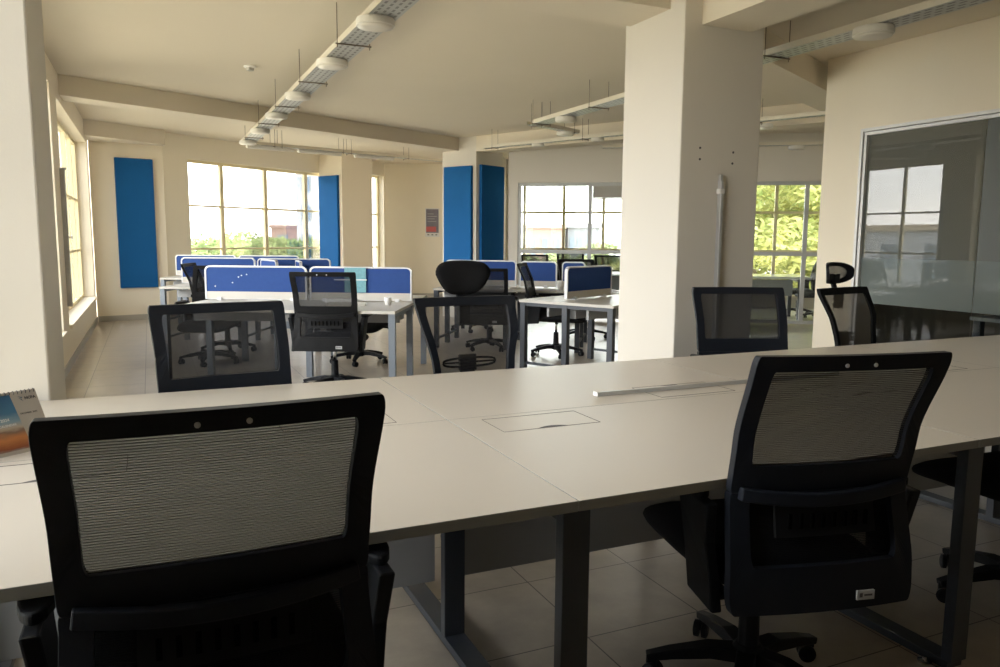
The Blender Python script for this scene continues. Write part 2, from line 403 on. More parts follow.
# ------------------------------------------------------------------ windows
WIN = [0]
def window(T, s0, s1, z0, z1, posts, rails, m, depth=.12, fw_=.045, pane=None, sill=True, post_w=None, y0=.13, label=None):
    """glazed frame set in an opening; T maps (along, outward, up)"""
    WIN[0] += 1
    o = struct(empty('window_%d' % WIN[0]))
    f = MB(); d = .05
    f.box((s0, y0, z0), (s1, y0 + d, z0 + fw_), T); f.box((s0, y0, z1 - fw_), (s1, y0 + d, z1), T)
    f.box((s0, y0, z0 + fw_), (s0 + fw_, y0 + d, z1 - fw_), T); f.box((s1 - fw_, y0, z0 + fw_), (s1, y0 + d, z1 - fw_), T)
    f.build('window_frame', m, o)
    pw = post_w or fw_
    for p in posts: MB().box((p - pw / 2, y0 - .008, z0 + fw_), (p + pw / 2, y0 + d, z1 - fw_), T).build('mullion', m, o)
    xs = [s0 + fw_] + list(posts) + [s1 - fw_]
    for r in rails:
        rw = r[1] if isinstance(r, tuple) else .032; rz = r[0] if isinstance(r, tuple) else r
        tb = MB()
        for a, b in zip(xs[:-1], xs[1:]): tb.box((a, y0 + .004, rz - rw / 2), (b, y0 + d - .006, rz + rw / 2), T)
        tb.build('transom_frame', m, o)
    if pane: MB().box((s0 + .01, y0 + .024, z0 + .01), (s1 - .01, y0 + .030, z1 - .01), T).build('pane', pane, o)
    if sill: MB().box((s0, -.03, z0 - .03), (s1, y0, z0 + .004), T).build('sill', M['wall'], o)
    return o
window(TL, 5.3, 7.1, .42, 2.7, [6.2], [1.13, 1.86], M['yellow'], pane=M['glass'])
w1 = window(TL, 8.3, 12.5, .415, 2.76, [9.3, 10.4, 11.5], [1.13, 1.86], M['yellow'], pane=M['glass'])
w2 = window(TL, 13.08, 17.22, .415, 2.72, [13.92, 14.75, 15.6, 16.4], [1.13, 1.86], M['yellow'], pane=M['glass'], y0=.15)
window(TF, .47, 4.16, .42, 2.62, [.41 + .80, .41 + 1.80, .41 + 2.84, .41 + 3.62], [1.13, (1.86, .035)], M['yellow'], pane=M['glass'], fw_=.05, post_w=.075, y0=.08)
window(TF, 5.13, 5.59, .35, 2.71, [], [1.13, 1.86], M['yellow'], pane=M['glass'], y0=.15)
off = .22
window(TG, GL0, GL1, .03, 2.265, [off + 1.14, off + 2.6, off + 4.51, off + 5.7], [(1.134, .06)], M['greyalu'], pane=M['glassroom'], sill=False, fw_=.055, post_w=.062, y0=.02)
window(TQ, .35, 8.05, .25, 2.66, [1.3 - .5, 1.3 + .34, 1.3 + 1.17, 1.3 + 2.3, 1.3 + 3.4, 1.3 + 4.6, 1.3 + 5.7], [(1.13, .05), (1.9, .05)], M['yellow'], pane=M['glass'], sill=True, fw_=.06)
# office glass front: white double frame, glass with painted-in haze above, frosted band
WIN[0] += 1
og = struct(empty('window_%d' % WIN[0]))
s0, s1, z0, z1 = OG[0], OG[1], .06, 2.325
for k, (w_, m_) in enumerate(((0, 'whitealu'), (.032, 'whitealu'))):
    f = MB(); a0, a1, c0, c1 = s0 + w_, s1 - w_, z0 + w_, z1 - w_; t = .026; yy = -.012 + k * .014
    f.box((a0, yy, c0), (a1, .06, c0 + t), TO); f.box((a0, yy, c1 - t), (a1, .06, c1), TO)
    f.box((a0, yy, c0 + t), (a0 + t, .06, c1 - t), TO); f.box((a1 - t, yy, c0 + t), (a1, .06, c1 - t), TO)
    f.build('window_frame', M[m_], og)
gz = [(.06 + .05, .80, 'glasslow'), (.80, 1.20, 'frosted'), (1.20, 2.325 - .05, 'glassdark')]
YD = 1.53
for a, b, mm in gz:
    MB().add([TO @ Vector(p) for p in ((s0 + .05, .03, a), (YD, .03, a), (YD, .03, b), (s0 + .05, .03, b))], [(0, 1, 2, 3)]).build('pane', M[mm], og)
    MB().add([TO @ Vector(p) for p in ((YD + .006, .03, a), (s1 - .05, .03, a), (s1 - .05, .03, b), (YD + .006, .03, b))], [(0, 1, 2, 3)]).build('pane', M[{'glassdark': 'darkpane', 'frosted': 'frosted2'}.get(mm, mm)], og)

# open casement sash and its stay by the far left window
o = empty('open_casement', (-.765, 9.02, 0)); tag(o, 'narrow grey casement edge hooked open beside the side windows', 'casement')
MB().box((-.03, -.03, .62), (.02, .03, 2.02)).build('sash_frame', M['greyalu'], o)
MB().box((.0, -.018, 2.0), (.035, .018, 2.02)).build('hook', M['greyalu'], o)
o = empty('window_stay', (-.86, 11.6, 1.32)); tag(o, 'small white window stay with a square catch', 'window stay')
MB().box((-.10, -.18, -.012), (-.085, .20, .012)).build('stay_bar', M['white'], o)
MB().box((-.10, .2, -.03), (-.07, .26, .03)).build('catch', M['white'], o)

# louvre above the meeting-room glazing
o = empty('louvre_grille', (0, 0, 0)); tag(o, 'grey slatted louvre panel at the top of the glazing beside the big column', 'louvre')
T = TG
MB().box((off + 1.18, .0, 1.99), (off + 2.56, .018, 2.012), T).box((off + 1.18, .0, 2.19), (off + 2.56, .018, 2.21), T).build('louvre_frame', M['louvre'], o)
sl = MB()
for k in range(6):
    z = 2.015 + k * .03
    sl.add([T @ Vector(p) for p in ((off + 1.18, .016, z), (off + 2.56, .016, z), (off + 2.56, -.010, z + .036), (off + 1.18, -.010, z + .036))], [(0, 1, 2, 3)])
sl.build('slat', M['louvre'], o)
# ------------------------------------------------------------------ blue acoustic panels, poster
def apanel(T, s0, s1, z0, z1, th, label):
    o = empty('acoustic_panel', tuple(T @ Vector((s0, 0, z0)))); o.rotation_euler.z = T.to_euler().z
    tag(o, label, 'wall panel')
    MB().box((0, -th, 0), (s1 - s0, -.001, z1 - z0)).build('felt_face', M['blue'], o, bevel=.006)
    return o
apanel(TP, .35, .905, .522, 2.55, .05, 'tall blue felt panel on the cream wall beside the side windows')
def tf(o, ang): return frame2(o.x, o.y, ang)
# left faces run along V (outward = -U): local x along -V so that local +y points into the column
TK = frame2((K + V * .75).x, (K + V * .75).y, math.atan2(-V.y, -V.x)); TKr = frame2(K.x, K.y, UA)
apanel(TK, .075, .685, .52, 2.53, .06, 'blue felt panel on the brighter face of the pillar by the poster')
apanel(TKr, .075, .675, .52, 2.55, .06, 'darker blue felt panel on the pillar face nearest the glazed room')
TK2 = frame2((K2 + V * .70).x, (K2 + V * .70).y, math.atan2(-V.y, -V.x))
apanel(TK2, .05, .62, .52, 2.55, .06, 'tall blue felt panel on the pillar at the end of the wide window')
d = Vector((.9413, -.3375, 0)); T = frame2(4.85, 17.0, math.atan2(d.y, d.x))
o = empty('wall_poster', tuple(T @ Vector((.90, 0, 1.41)))); o.rotation_euler.z = T.to_euler().z
tag(o, 'small framed slate poster with a red block on the cream wall', 'poster')
MB().box((0, -.022, -.04), (.32, -.001, .60)).build('poster_frame', M['paper'], o)
MB().box((.02, -.026, .05), (.30, -.021, .58)).build('print', M['posterslate'], o)
MB().box((.02, -.028, .075), (.245, -.0255, .19)).build('red_block', M['posterred'], o)
mb = MB()
for k in range(4): mb.box((.05, -.0275, .30 + k * .055), (.05 + (.2, .17, .21, .14)[k], -.0255, .315 + k * .055))
mb.build('text_line', M['tag'], o)
mb = MB()
for k in range(3): mb.box((.05 + k * .09, -.0235, -.005), (.09 + k * .09, -.0215, .02))
mb.add([(.05, -.0235, -.004), (.27, -.0235, -.004), (.27, -.0235, -.002), (.05, -.0235, -.002)], [(0, 1, 2, 3)]); mb.build('footer_lettering', M['ink'], o)

# conduit on the big column
o = empty('conduit', (3.342, 3.975, 0)); tag(o, 'vertical grey conduit fixed up the face of the big square column', 'conduit')
MB().box((-.011, -.02, 0), (.011, .015, 1.72)).build('channel', M['alu'], o, bevel=.003)
MB().box((-.008, -.012, 1.72), (.008, .012, 1.76)).build('end_cap', M['alu'], o)
MB().box((-.018, -.022, 1.64), (.018, .015, 1.67)).build('clip', M['white'], o)

# ------------------------------------------------------------------ cable trays, hangers, round lights
TZ = 2.725
def cable_tray(p0, p1, width, hang, label, lift=0., side=1):
    p0 = Vector(p0); p1 = Vector(p1); dd = p1 - p0; L = dd.length
    o = empty('cable_tray', (p0.x, p0.y, TZ + lift), math.atan2(dd.y, dd.x)); tag(o, label, 'cable tray')
    ch = MB(); h = .045; w = width / 2
    ch.box((0, -w, 0), (L, w, .003)); ch.build('tray_base', M['tray'], o)
    sd = MB(); sd.box((0, -w, .0), (L, -w + .003, h)); sd.box((0, w - .003, 0), (L, w, h)); sd.build('side_rail_edge', M['trayside'], o)
    for x in hang:
        hb = MB(); zc = CH - TZ - lift
        hb.box((x - .005, -w - .03, -.010), (x + .005, w + .03, -.001))
        for sy in (-1, 1): hb.tube([(x, sy * (w + .018), -.03), (x, sy * (w + .018), zc)], .0034, 6)
        hb.build('hanger', M['rod'], o)
    return o
def ys(a, *v): return [y - a for y in v]
cable_tray((1.405, .6, 0), (1.405, 12.25, 0), .20, ys(.6, 1.4, 2.8, 4.25, 5.69, 7.2, 8.64, 10.03, 11.5), 'long perforated cable tray running towards the wide window, six round lights under it')
cable_tray((4.385, -3.6, 0), (4.385, 8.55, 0), .2, ys(-3.6, -2, -.5, 1, 2.6, 4.64, 6.0, 7.19, 8.5), 'perforated cable tray passing behind the big column near the glass office front')
t2a = Vector((1.32, 12.34, 0)); t2b = Vector((4.95, 13.5, 0))
cable_tray(t2a, t2b, .12, [.5, .62, 1.7, 1.85, 3.0], 'slim cable tray across the window bay with white tube lights')
t4a = Vector((4.3, 8.62, 0)); t4b = t4a + U * 1.0
cable_tray(t4a, t4b, .12, [.12, .85], 'short cable tray branching off beside the big column')
t5a = Vector((4.87, 11.25, 0)) - U * .06; t5b = t5a - V * 5.9 - U * .35
cable_tray(t5a, t5b, .10, [.2, 1.9, 3.3, 4.4, 5.5], 'slim cable tray along the beam in front of the glazed room')
t6a = Vector((8.0, 9.15, 0)) - W * 2.0; t6b = t6a + W * 4.2
cable_tray(t6a, t6b, .10, [.4, 1.8, 3.2], 'slim cable tray hung close along the glazed meeting-room front')

def make_light():
    o = empty('ceiling_light'); 
    MB().lathe([(.118, -.002), (.122, -.012), (.122, -.045), (.115, -.050)], 32).build('housing', M['lamp'], o, smooth=False)
    MB().lathe([(.112, -.0505), (.112, -.054), (.06, -.060), (.001, -.061)], 32).build('diffuser', M['opal'], o, smooth=True)
    return o
lp = None
def light(x, y, z, label, group, sc=1.):
    global lp
    if lp is None: lp = make_light(); o = lp
    else: o = copy_tree(lp)
    o.location = (x, y, z); o.scale = (sc, sc, sc); tag(o, label, 'ceiling light', group)
names1 = ['nearest of the round lights under the long tray', 'second round light from the beam along the long tray', 'third round light from the beam along the long tray', 'fourth round light from the beam along the long tray',
          'fifth round light from the beam along the long tray', 'farthest round light, at the window end of the long tray']
for y, nm in zip((4.97, 6.25, 7.8, 9.17, 10.56, 11.9), names1): light(1.37, y, TZ - .002, nm, 'round lights on the long tray')
light(4.35, 3.75, TZ - .002, 'large round white light under the tray above the glass office front', 'round lights on the side tray', 1.04)
light(4.385, 7.9, TZ - .002, 'round light under the tray end just beside the big column', 'round lights on the side tray')
light(6.74, 7.3, TZ - .002, 'round light under the slim tray between big column and glass office corner', 'round lights on the slim trays', .95)
p = t5a - V * 1.05 - U * .06; light(p.x, p.y, TZ - .002, 'small round light under the slim tray above the glazed room window', 'round lights on the slim trays', .75)
p = t5a - V * 2.1 - U * .12; light(p.x, p.y, TZ - .002, 'small round light under the slim tray tucked against the big column', 'round lights on the slim trays', .75)
p = t4a + U * .75; light(p.x, p.y, TZ - .002, 'round light under the short branching tray', 'round lights on the slim trays', .9)
light(8.68, 8.7, TZ - .002, 'round light on the tray nearest the glazed room front', 'round lights on the slim trays', .95)
def tube_light(x, label):
    o = empty('ceiling_tube_light', tuple(t2a + (t2b - t2a).normalized() * x + Vector((0, 0, TZ - .002))), math.atan2((t2b - t2a).y, (t2b - t2a).x))
    tag(o, label, 'tube light', 'tube lights on the window tray')
    MB().box((0, -.03, -.045), (.78, .03, -.001)).build('housing', M['lamp'], o, bevel=.006)
    MB().box((.01, -.02, -.055), (.77, .02, -.0455)).build('tube_cover', M['opal'], o, bevel=.004)
tube_light(.08, 'white tube light at the corner where the long tray ends')
tube_light(.92, 'white tube light in the middle of the window tray')
tube_light(1.95, 'white tube light of the window tray nearest the poster wall')
o = empty('smoke_detector', (.974, 8.11, CH)); tag(o, 'small round smoke detector on the ceiling left of the tray', 'smoke detector')
MB().lathe([(.06, -.001), (.06, -.014), (.045, -.02)], 20).build('base', M['white'], o)
MB().lathe([(.040, -.02), (.036, -.042), (.02, -.048)], 20).build('sensor', M['louvre'], o)

# ------------------------------------------------------------------ the big bench desk
DY0, DY1, DM, DZ = 1.475, 3.17, 2.335, .75
xs = [-.53, .871, 2.27, 3.67, 5.06]
desk = empty('bench_desk', (0, 0, 0)); tag(desk, 'long pale bench desk with eight work places filling the front of the room', 'desk')
TT = .026; g = .0012
for i in range(4):
    for (a, b) in ((DY0, DM), (DM, DY1)):
        mb = MB(); mb.box((xs[i] + g, a + g, DZ - TT), (xs[i + 1] - g, b - g, DZ)); 
        mb.mi = [1, 0, 1, 1, 1, 1]
        mb.build('table_top', [M['desk'], M['desk_edge']], desk, bevel=.0015)
    # modesty board under the joint
    MB().box((xs[i] + .05, DM - .012, .207), (xs[i + 1] - .05, DM + .008, DZ - TT - .03)).build('modesty_panel', M['modesty'], desk)
def flap(x0, x1, y0, y1, slot_y, flip):
    f = MB(); z = DZ + .0007; w = .0016
    for (a, b, c, e) in ((x0, x1, y0 - w, y0 + w), (x0, x1, y1 - w, y1 + w)): f.box((a, c, DZ - .001), (b, e, z))
    for xx in (x0, x1): f.box((xx - w * .6, y0, DZ - .001), (xx + w * .6, y1, z))
    fl = f.build('cable_flap_frame', M['flapline'], desk)
    # finger notch: thin crescent
    n = 12; xm = (x0 + x1) / 2; hw = .055; vs = []
    for k in range(n + 1):
        t = -1 + 2 * k / n; vs.append((xm + hw * t, slot_y, z + .0004))
    for k in range(n + 1):
        t = 1 - 2 * k / n; vs.append((xm + hw * t, slot_y + flip * .02 * (1 - t * t), z + .0004))
    MB().add(vs, [tuple(range(len(vs)))]).build('finger_slot', M['ink'], fl)
for i in range(4):
    flap(xs[i] + .105, xs[i] + .452, 2.115, 2.292, 2.115, 1)
    flap(xs[i + 1] - .52, xs[i + 1] - .165, 2.365, 2.565, 2.565, -1)
def leg_frame(x):
    for (y, yy) in ((DY0 + .025, 'f'), (2.285, 'm'), (DY1 - .025, 'b')):
        MB().box((x - .036, y - .018, .03), (x + .036, y + .018, DZ - TT)).build('leg', M['leg'], desk, bevel=.002)
    MB().box((x - .036, DY0 + .02, 0.004), (x + .036, DY1 - .02, .032)).build('foot_bar', M['leg'], desk, bevel=.002)
    MB().box((x - .025, DY0 + .045, DZ - TT - .035), (x + .025, DY1 - .045, DZ - TT - .001)).build('top_rail', M['leg'], desk)
for i, x in enumerate(xs): leg_frame(x + (.05 if i == 0 else -.05 if i == 4 else 0))
# adjustable foot with white castor glide under the right frame
MB().lathe([(.02, 0), (.022, .006), (.008, .01), (.008, .02)], 14, Matrix.Translation((2.22, 1.56, 0))).build('glide', M['chrome'], desk)

o = empty('trunking_strip', (1.532, 2.47, DZ)); o.rotation_euler.z = R(-.3); tag(o, 'loose white aluminium strip lying along the middle of the desk', 'strip')
MB().box((0, 0, .001), (1.25, .012, .016)).box((0, .012, .001), (1.25, .034, .004)).build('strip_body', M['alu'], o)
MB().box((-.004, -.001, .0005), (.0, .03, .017)).build('end_cap', M['white'], o)

# ------------------------------------------------------------------ desk calendar
BR = Vector((-.267, 2.463, .7525)); e = Vector((.8, .6, 0)); upv = Vector((-.052, .070, .159)); up_n = upv.normalized(); nrm = e.cross(up_n).normalized()
cal = empty('desk_calendar'); cal.matrix_world = Matrix((e, up_n.cross(e).normalized() * -1, up_n)).transposed().to_4x4()
Mx = Matrix(((e.x, -nrm.x, up_n.x), (e.y, -nrm.y, up_n.y), (e.z, -nrm.z, up_n.z))).to_4x4(); Mx.translation = BR
cal.matrix_world = Mx
tag(cal, 'spiral-bound desk calendar with a sky and dune picture standing on the desk', 'calendar')
Wc, Hc = .25, .178   # local: x along width (0 = right), y = away from face, z = up the card
MB().box((-Wc, .0, 0), (0, .0015, Hc)).build('card', M['cardback'], cal)
ph = MB(); ph.add([(-Wc + .002, -.0008, .010), (-.062, -.0008, .010), (-.073, -.0008, Hc - .008), (-Wc + .002, -.0008, Hc - .008)], [(0, 1, 2, 3)]); ph.build('picture', M['photo'], cal)
# leaning rear leaf and foot
inv = Mx.inverted(); back = inv @ (BR + Vector((-.10, .13, .0))); bk = MB()
T0 = Vector((0, .002, Hc)); 
bk.add([T0, T0 - Vector((Wc, 0, 0)), back - Vector((Wc, 0, 0)), back], [(0, 1, 2, 3)]); bk.build('back_card', M['cardback'], cal)
for k in range(22):
    x = -.006 - k * .0112
    pts = [(x, .004 * math.sin(a) , Hc - .004 + .005 * math.cos(a) + .0) for a in [2 * PI * j / 8 for j in range(9)]]
    if k == 0: ring = MB().tube(pts, .0011, 5, False).build('spiral_ring', M['ink'], cal); ring0 = ring
    else:
        r_ = ring0.copy(); COL.objects.link(r_); r_.parent = cal; r_.location.x = -k * .0112
def text(s, size, m, parent, loc, rot, name='lettering', ext=.0003, align='LEFT', bold=0.):
    cu = bpy.data.curves.new(name, 'FONT'); cu.body = s; cu.size = size; cu.extrude = ext; cu.align_x = align; cu.offset = bold
    tmp = bpy.data.objects.new(name, cu); COL.objects.link(tmp); bpy.context.view_layer.update()
    me = bpy.data.meshes.new_from_object(tmp.evaluated_get(bpy.context.evaluated_depsgraph_get())); bpy.data.objects.remove(tmp)
    me.materials.clear(); me.materials.append(m)
    o = bpy.data.objects.new(name, me); COL.objects.link(o); o.parent = parent; o.location = loc; o.rotation_euler = rot
    return o
text('NCBA', .0112, M['ink'], cal, (-.037, -.0012, .150), (PI / 2, 0, 0), bold=.0004)
mb = MB(); mb.add([(-.055, -.001, .162), (-.041, -.001, .158), (-.044, -.001, .154)], [(0, 1, 2)]); mb.add([(-.053, -.001, .157), (-.045, -.001, .153), (-.043, -.001, .145)], [(0, 1, 2)]); mb.build('emblem', M['bwin'], cal)
text('DECEMBER  2024', .0062, M['ink'], cal, (-.062, -.0012, .108), (PI / 2, 0, 0))
text('2024', .012, M['paper'], cal, (-.120, -.0016, .095), (PI / 2, 0, 0))
text('CALENDAR', .009, M['paper'], cal, (-.128, -.0016, .080), (PI / 2, 0, 0))

# ------------------------------------------------------------------ chairs
def lerp(a, b, t): return a + (b - a) * t
def interp(tab, z):
    if z <= tab[0][0]: return tab[0][1]
    for (z0, v0), (z1, v1) in zip(tab[:-1], tab[1:]):
        if z <= z1:
            t = (z - z0) / (z1 - z0); t = t * t * (3 - 2 * t) * .5 + t * .5
            return lerp(v0, v1, t)
    return tab[-1][1]
def loop_pts(x0, x1, z0, z1, rad, nc=6, ns=10):
    """closed loop of a rounded rectangle; rad = radii (bl, br, tr, tl); the same number of points for any size"""
    pts = []
    cs = [((x0, z0), rad[0], PI), ((x1, z0), rad[1], 1.5 * PI), ((x1, z1), rad[2], 0), ((x0, z1), rad[3], .5 * PI)]
    sg = [(1, 1), (-1, 1), (-1, -1), (1, -1)]
    corner = []
    for ((cx, cz), r, a0), (sx, sz) in zip(cs, sg):
        c = (cx + sx * r, cz + sz * r)
        corner.append([(c[0] + r * math.cos(a0 + .5 * PI * k / nc), c[1] + r * math.sin(a0 + .5 * PI * k / nc)) for k in range(nc + 1)])
    for i in range(4):
        pts += corner[i]
        a = corner[i][-1]; b = corner[(i + 1) % 4][0]
        pts += [(lerp(a[0], b[0], k / (ns + 1)), lerp(a[1], b[1], k / (ns + 1))) for k in range(1, ns + 1)]
    return pts
def ring(mb, outer, inner, mapf, thick):
    n = len(outer)
    vs = [mapf(x, z, -thick / 2) for x, z in outer] + [mapf(x, z, -thick / 2) for x, z in inner] + [mapf(x, z, thick / 2) for x, z in outer] + [mapf(x, z, thick / 2) for x, z in inner]
    fs = []
    for i in range(n):
        j = (i + 1) % n
        fs += [(i, j, n + j, n + i), (2 * n + i, 3 * n + i, 3 * n + j, 2 * n + j), (i, 2 * n + i, 2 * n + j, j), (n + i, n + j, 3 * n + j, 3 * n + i)]
    mb.add(vs, fs)
def sheet(mb, x0, x1, z0, z1, mapf, nx=10, nz=8, dy=0):
    vs = [mapf(lerp(x0, x1, i / nx), lerp(z0, z1, k / nz), dy) for k in range(nz + 1) for i in range(nx + 1)]
    fs = [(k * (nx + 1) + i, k * (nx + 1) + i + 1, (k + 1) * (nx + 1) + i + 1, (k + 1) * (nx + 1) + i) for k in range(nz) for i in range(nx)]
    mb.add(vs, fs)
def seat_mesh(sz=.48, hw=.28):
    """padded seat with waterfall front: grid top and bottom"""
    nx, ny = 8, 8; vs = []; fs = []
    def edge(u, v):  # superellipse squash so that the outline is rounded
        a = abs(u) ** 4; b = abs(v) ** 4; k = (a + b) ** .25 if a + b > 0 else 1
        m_ = max(abs(u), abs(v)); s = m_ / k if k > 0 else 1
        return u * s, v * s
    for lay in (0, 1):
        for j in range(ny + 1):
            for i in range(nx + 1):
                u = -1 + 2 * i / nx; v = -1 + 2 * j / ny; x, y = edge(u, v)
                b = max(abs(u), abs(v)); drop = .022 * max(0, y - .45) / .55 * 2
                if lay: z = sz + .03 * (1 - b ** 6) - .012 * (1 - abs(u)) - drop
                else: z = sz - .085 + .035 * b ** 4 - drop * .6
                vs.append((x * hw, .03 + y * .335, z))
    n = (nx + 1) * (ny + 1)
    for j in range(ny):
        for i in range(nx):
            a = j * (nx + 1) + i; q = (a, a + 1, a + nx + 2, a + nx + 1)
            fs.append(q[::-1]); fs.append(tuple(n + k for k in q))
    per = [i for i in range(nx + 1)] + [(j + 1) * (nx + 1) - 1 for j in range(1, ny + 1)] + [ny * (nx + 1) + i for i in range(nx - 1, -1, -1)] + [j * (nx + 1) for j in range(ny - 1, 0, -1)]
    for a, b in zip(per, per[1:] + per[:1]): fs.append((a, b, n + b, n + a))
    return MB().add(vs, fs)
def add_base(o, black):
    MB().lathe([(.014, .27), (.014, .43)], 14).build('gas_lift', M['chrome'], o, smooth=True)
    MB().lathe([(.030, .07), (.034, .10), (.030, .27), (.022, .275)], 16).build('lift_sleeve', black, o, smooth=False)
    b = MB()
    for k in range(5):
        a = 2 * PI * k / 5 + .31; c, s_ = math.cos(a), math.sin(a)
        b.sweep([(.02 * c, .02 * s_, .105), (.12 * c, .12 * s_, .108), (.24 * c, .24 * s_, .088), (.315 * c, .315 * s_, .070)], [.060, .052, .042, .036], [.045, .040, .030, .022])
        b.tube([(.305 * c, .305 * s_, .045), (.305 * c, .305 * s_, .075)], .012, 8)
    b.lathe([(.045, .075), (.05, .09), (.05, .125), (.036, .14)], 16)
    b.build('star_base', black, o, bevel=.004)
    for k in range(5):
        a = 2 * PI * k / 5 + .31; t = a + .9; c, s_ = math.cos(a), math.sin(a); ux, uy = math.cos(t), math.sin(t)
        ctr = Vector((.305 * c + .014 * -uy, .305 * s_ + .014 * ux, .029)); m = MB()
        for sd in (-1, 1):
            T = Matrix.Translation(ctr + Vector((ux, uy, 0)) * .014 * sd) @ Matrix.Rotation(t, 4, 'Z') @ Matrix.Rotation(PI / 2, 4, 'Y')
            m.lathe([(.020, -.011), (.028, -.008), (.028, .008), (.020, .011)], 16, T)
        T = Matrix.Translation(ctr) @ Matrix.Rotation(t, 4, 'Z')
        m.box((-.006, -.012, .0), (.006, .012, .034), T)
        m.build('caster', black, o)
    MB().box((-.10, -.13, .405), (.10, .12, .432)).box((-.05, -.09, .385), (.05, .07, .405)).build('tilt_mechanism', black, o, bevel=.006)
    MB().tube([(.09, .03, .41), (.21, .05, .40), (.25, .05, .395)], .006, 6).build('lever', black, o)
def make_task_chair(net, screws=True, tagged=True, fm=None):
    fm = fm or M['frame_black']; o = empty('task_chair')
    wt = [(.38, .272), (.50, .270), (.68, .262), (.85, .265), (1.06, .272)]
    yt = [(.38, -.330), (.50, -.325), (.68, -.292), (.84, -.323), (1.06, -.410)]
    def mp(x, z, d=0):
        w = interp(wt, z); y = interp(yt, z) - .018 * (1 - x * x)
        return (x * w, y + d, z)
    fb = MB()
    ring(fb, loop_pts(-1, 1, .70, 1.06, (.02, .02, .035, .035)), loop_pts(-.83, .83, .772, 1.022, (.03, .03, .03, .03)), mp, .026)
    fb.build('back_frame', fm, o, bevel=.004)
    fl = MB()
    ring(fl, loop_pts(-1, 1, .395, .70, (.06, .06, .01, .01)), loop_pts(-.80, .80, .515, .678, (.05, .05, .02, .02)), mp, .03)
    fl.build('lower_back_frame', fm, o, bevel=.004)
    n_ = MB(); sheet(n_, -.85, .85, .76, 1.035, mp); n_.build('back_mesh', net, o, smooth=True)
    n_ = MB(); sheet(n_, -.83, .83, .50, .69, mp, dy=.004); n_.build('lower_mesh', M['netlow'], o, smooth=True)
    lb = MB(); lb.sweep([(mp(x, .70 - .012 * (1 - x * x))[0], mp(x, .70)[1] - .020 - .012 * (1 - x * x), .705 - .022 * (1 - x * x)) for x in [-.92 + 1.84 * k / 12 for k in range(13)]], .024, .034, side=(0, 1, 0))
    lb.build('lumbar_bar', fm, o, bevel=.004)
    lp_ = MB()
    sheet(lp_, -.55, .55, .590, .668, mp, 11, 3, -.022)
    lum = lp_.build('lumbar_pad', M['greyframe'], o); sm = lum.modifiers.new('solid', 'SOLIDIFY'); sm.thickness = .012
    for k in range(8):
        x = -.42 + .84 * k / 7
        q = mp(x, .628, -.031)
        MB().box((q[0] - .005, q[1] - .002, .612), (q[0] + .005, q[1] + .003, .650)).build('slot', M['void'], lum)
    if screws:
        for x in (-.145, .145):
            q = mp(x, 1.036, -.013)
            MB().lathe([(.005, -.001), (.005, .002), (.002, .003)], 10, Matrix.Translation(q) @ Matrix.Rotation(PI / 2, 4, 'X')).build('screw', M['tag'], o)
    if tagged:
        q = mp(.42, .43, -.017)
        tg = MB().box((q[0] - .026, q[1] - .004, .418), (q[0] + .026, q[1] + .002, .442)).build('maker_tag', M['tag'], o, label='small grey cloth tag')
        MB().box((q[0] - .005, q[1] - .0048, .428), (q[0] + .019, q[1] - .0038, .433)).box((q[0] - .019, q[1] - .0048, .425), (q[0] - .010, q[1] - .0038, .436)).build('print_mark', M['ink'], tg)
    seat_mesh().build('seat', M['blackseat'], o, smooth=True, subsurf=1)
    MB().prism([(-.22, -.22), (.22, -.22), (.24, .15), (.15, .24), (-.15, .24), (-.24, .15)], .412, .44).build('seat_pan', M['black'], o, bevel=.01)
    for s in (-1, 1):
        a = MB()
        # plate rising from beside the rear of the seat, flaring to the pad
        prof = [(-.305, .385), (-.16, .395), (-.145, .52), (-.13, .64), (-.10, .672), (-.30, .672), (-.275, .56), (-.285, .46)]
        n = len(prof); x0, x1 = s * .268, s * .300
        vs = [(x0 + s * .022 * max(0, (z - .45) / .22), y, z) for y, z in prof] + [(x1 + s * .022 * max(0, (z - .45) / .22), y, z) for y, z in prof]
        a.add(vs, [tuple(range(n)), tuple(range(2 * n - 1, n - 1, -1))] + [(i, n + i, n + (i + 1) % n, (i + 1) % n) for i in range(n)])
        a.box((s * .22 if s > 0 else -.29, -.27, .40), (.29 if s > 0 else -.22, -.18, .42))
        arm = a.build('armrest', M['black'], o, bevel=.006)
        pd = MB(); pd.prism([(s * .305 + .036 * math.cos(t) * (1 if abs(math.cos(t)) else 1), .0 - .07 + .19 * math.copysign(abs(math.sin(t)) ** .6, math.sin(t))) for t in [2 * PI * k / 20 for k in range(20)]], .670, .694)
        pd.build('arm_pad', M['black'], arm, bevel=.006)
    add_base(o, M['black'])
    return o
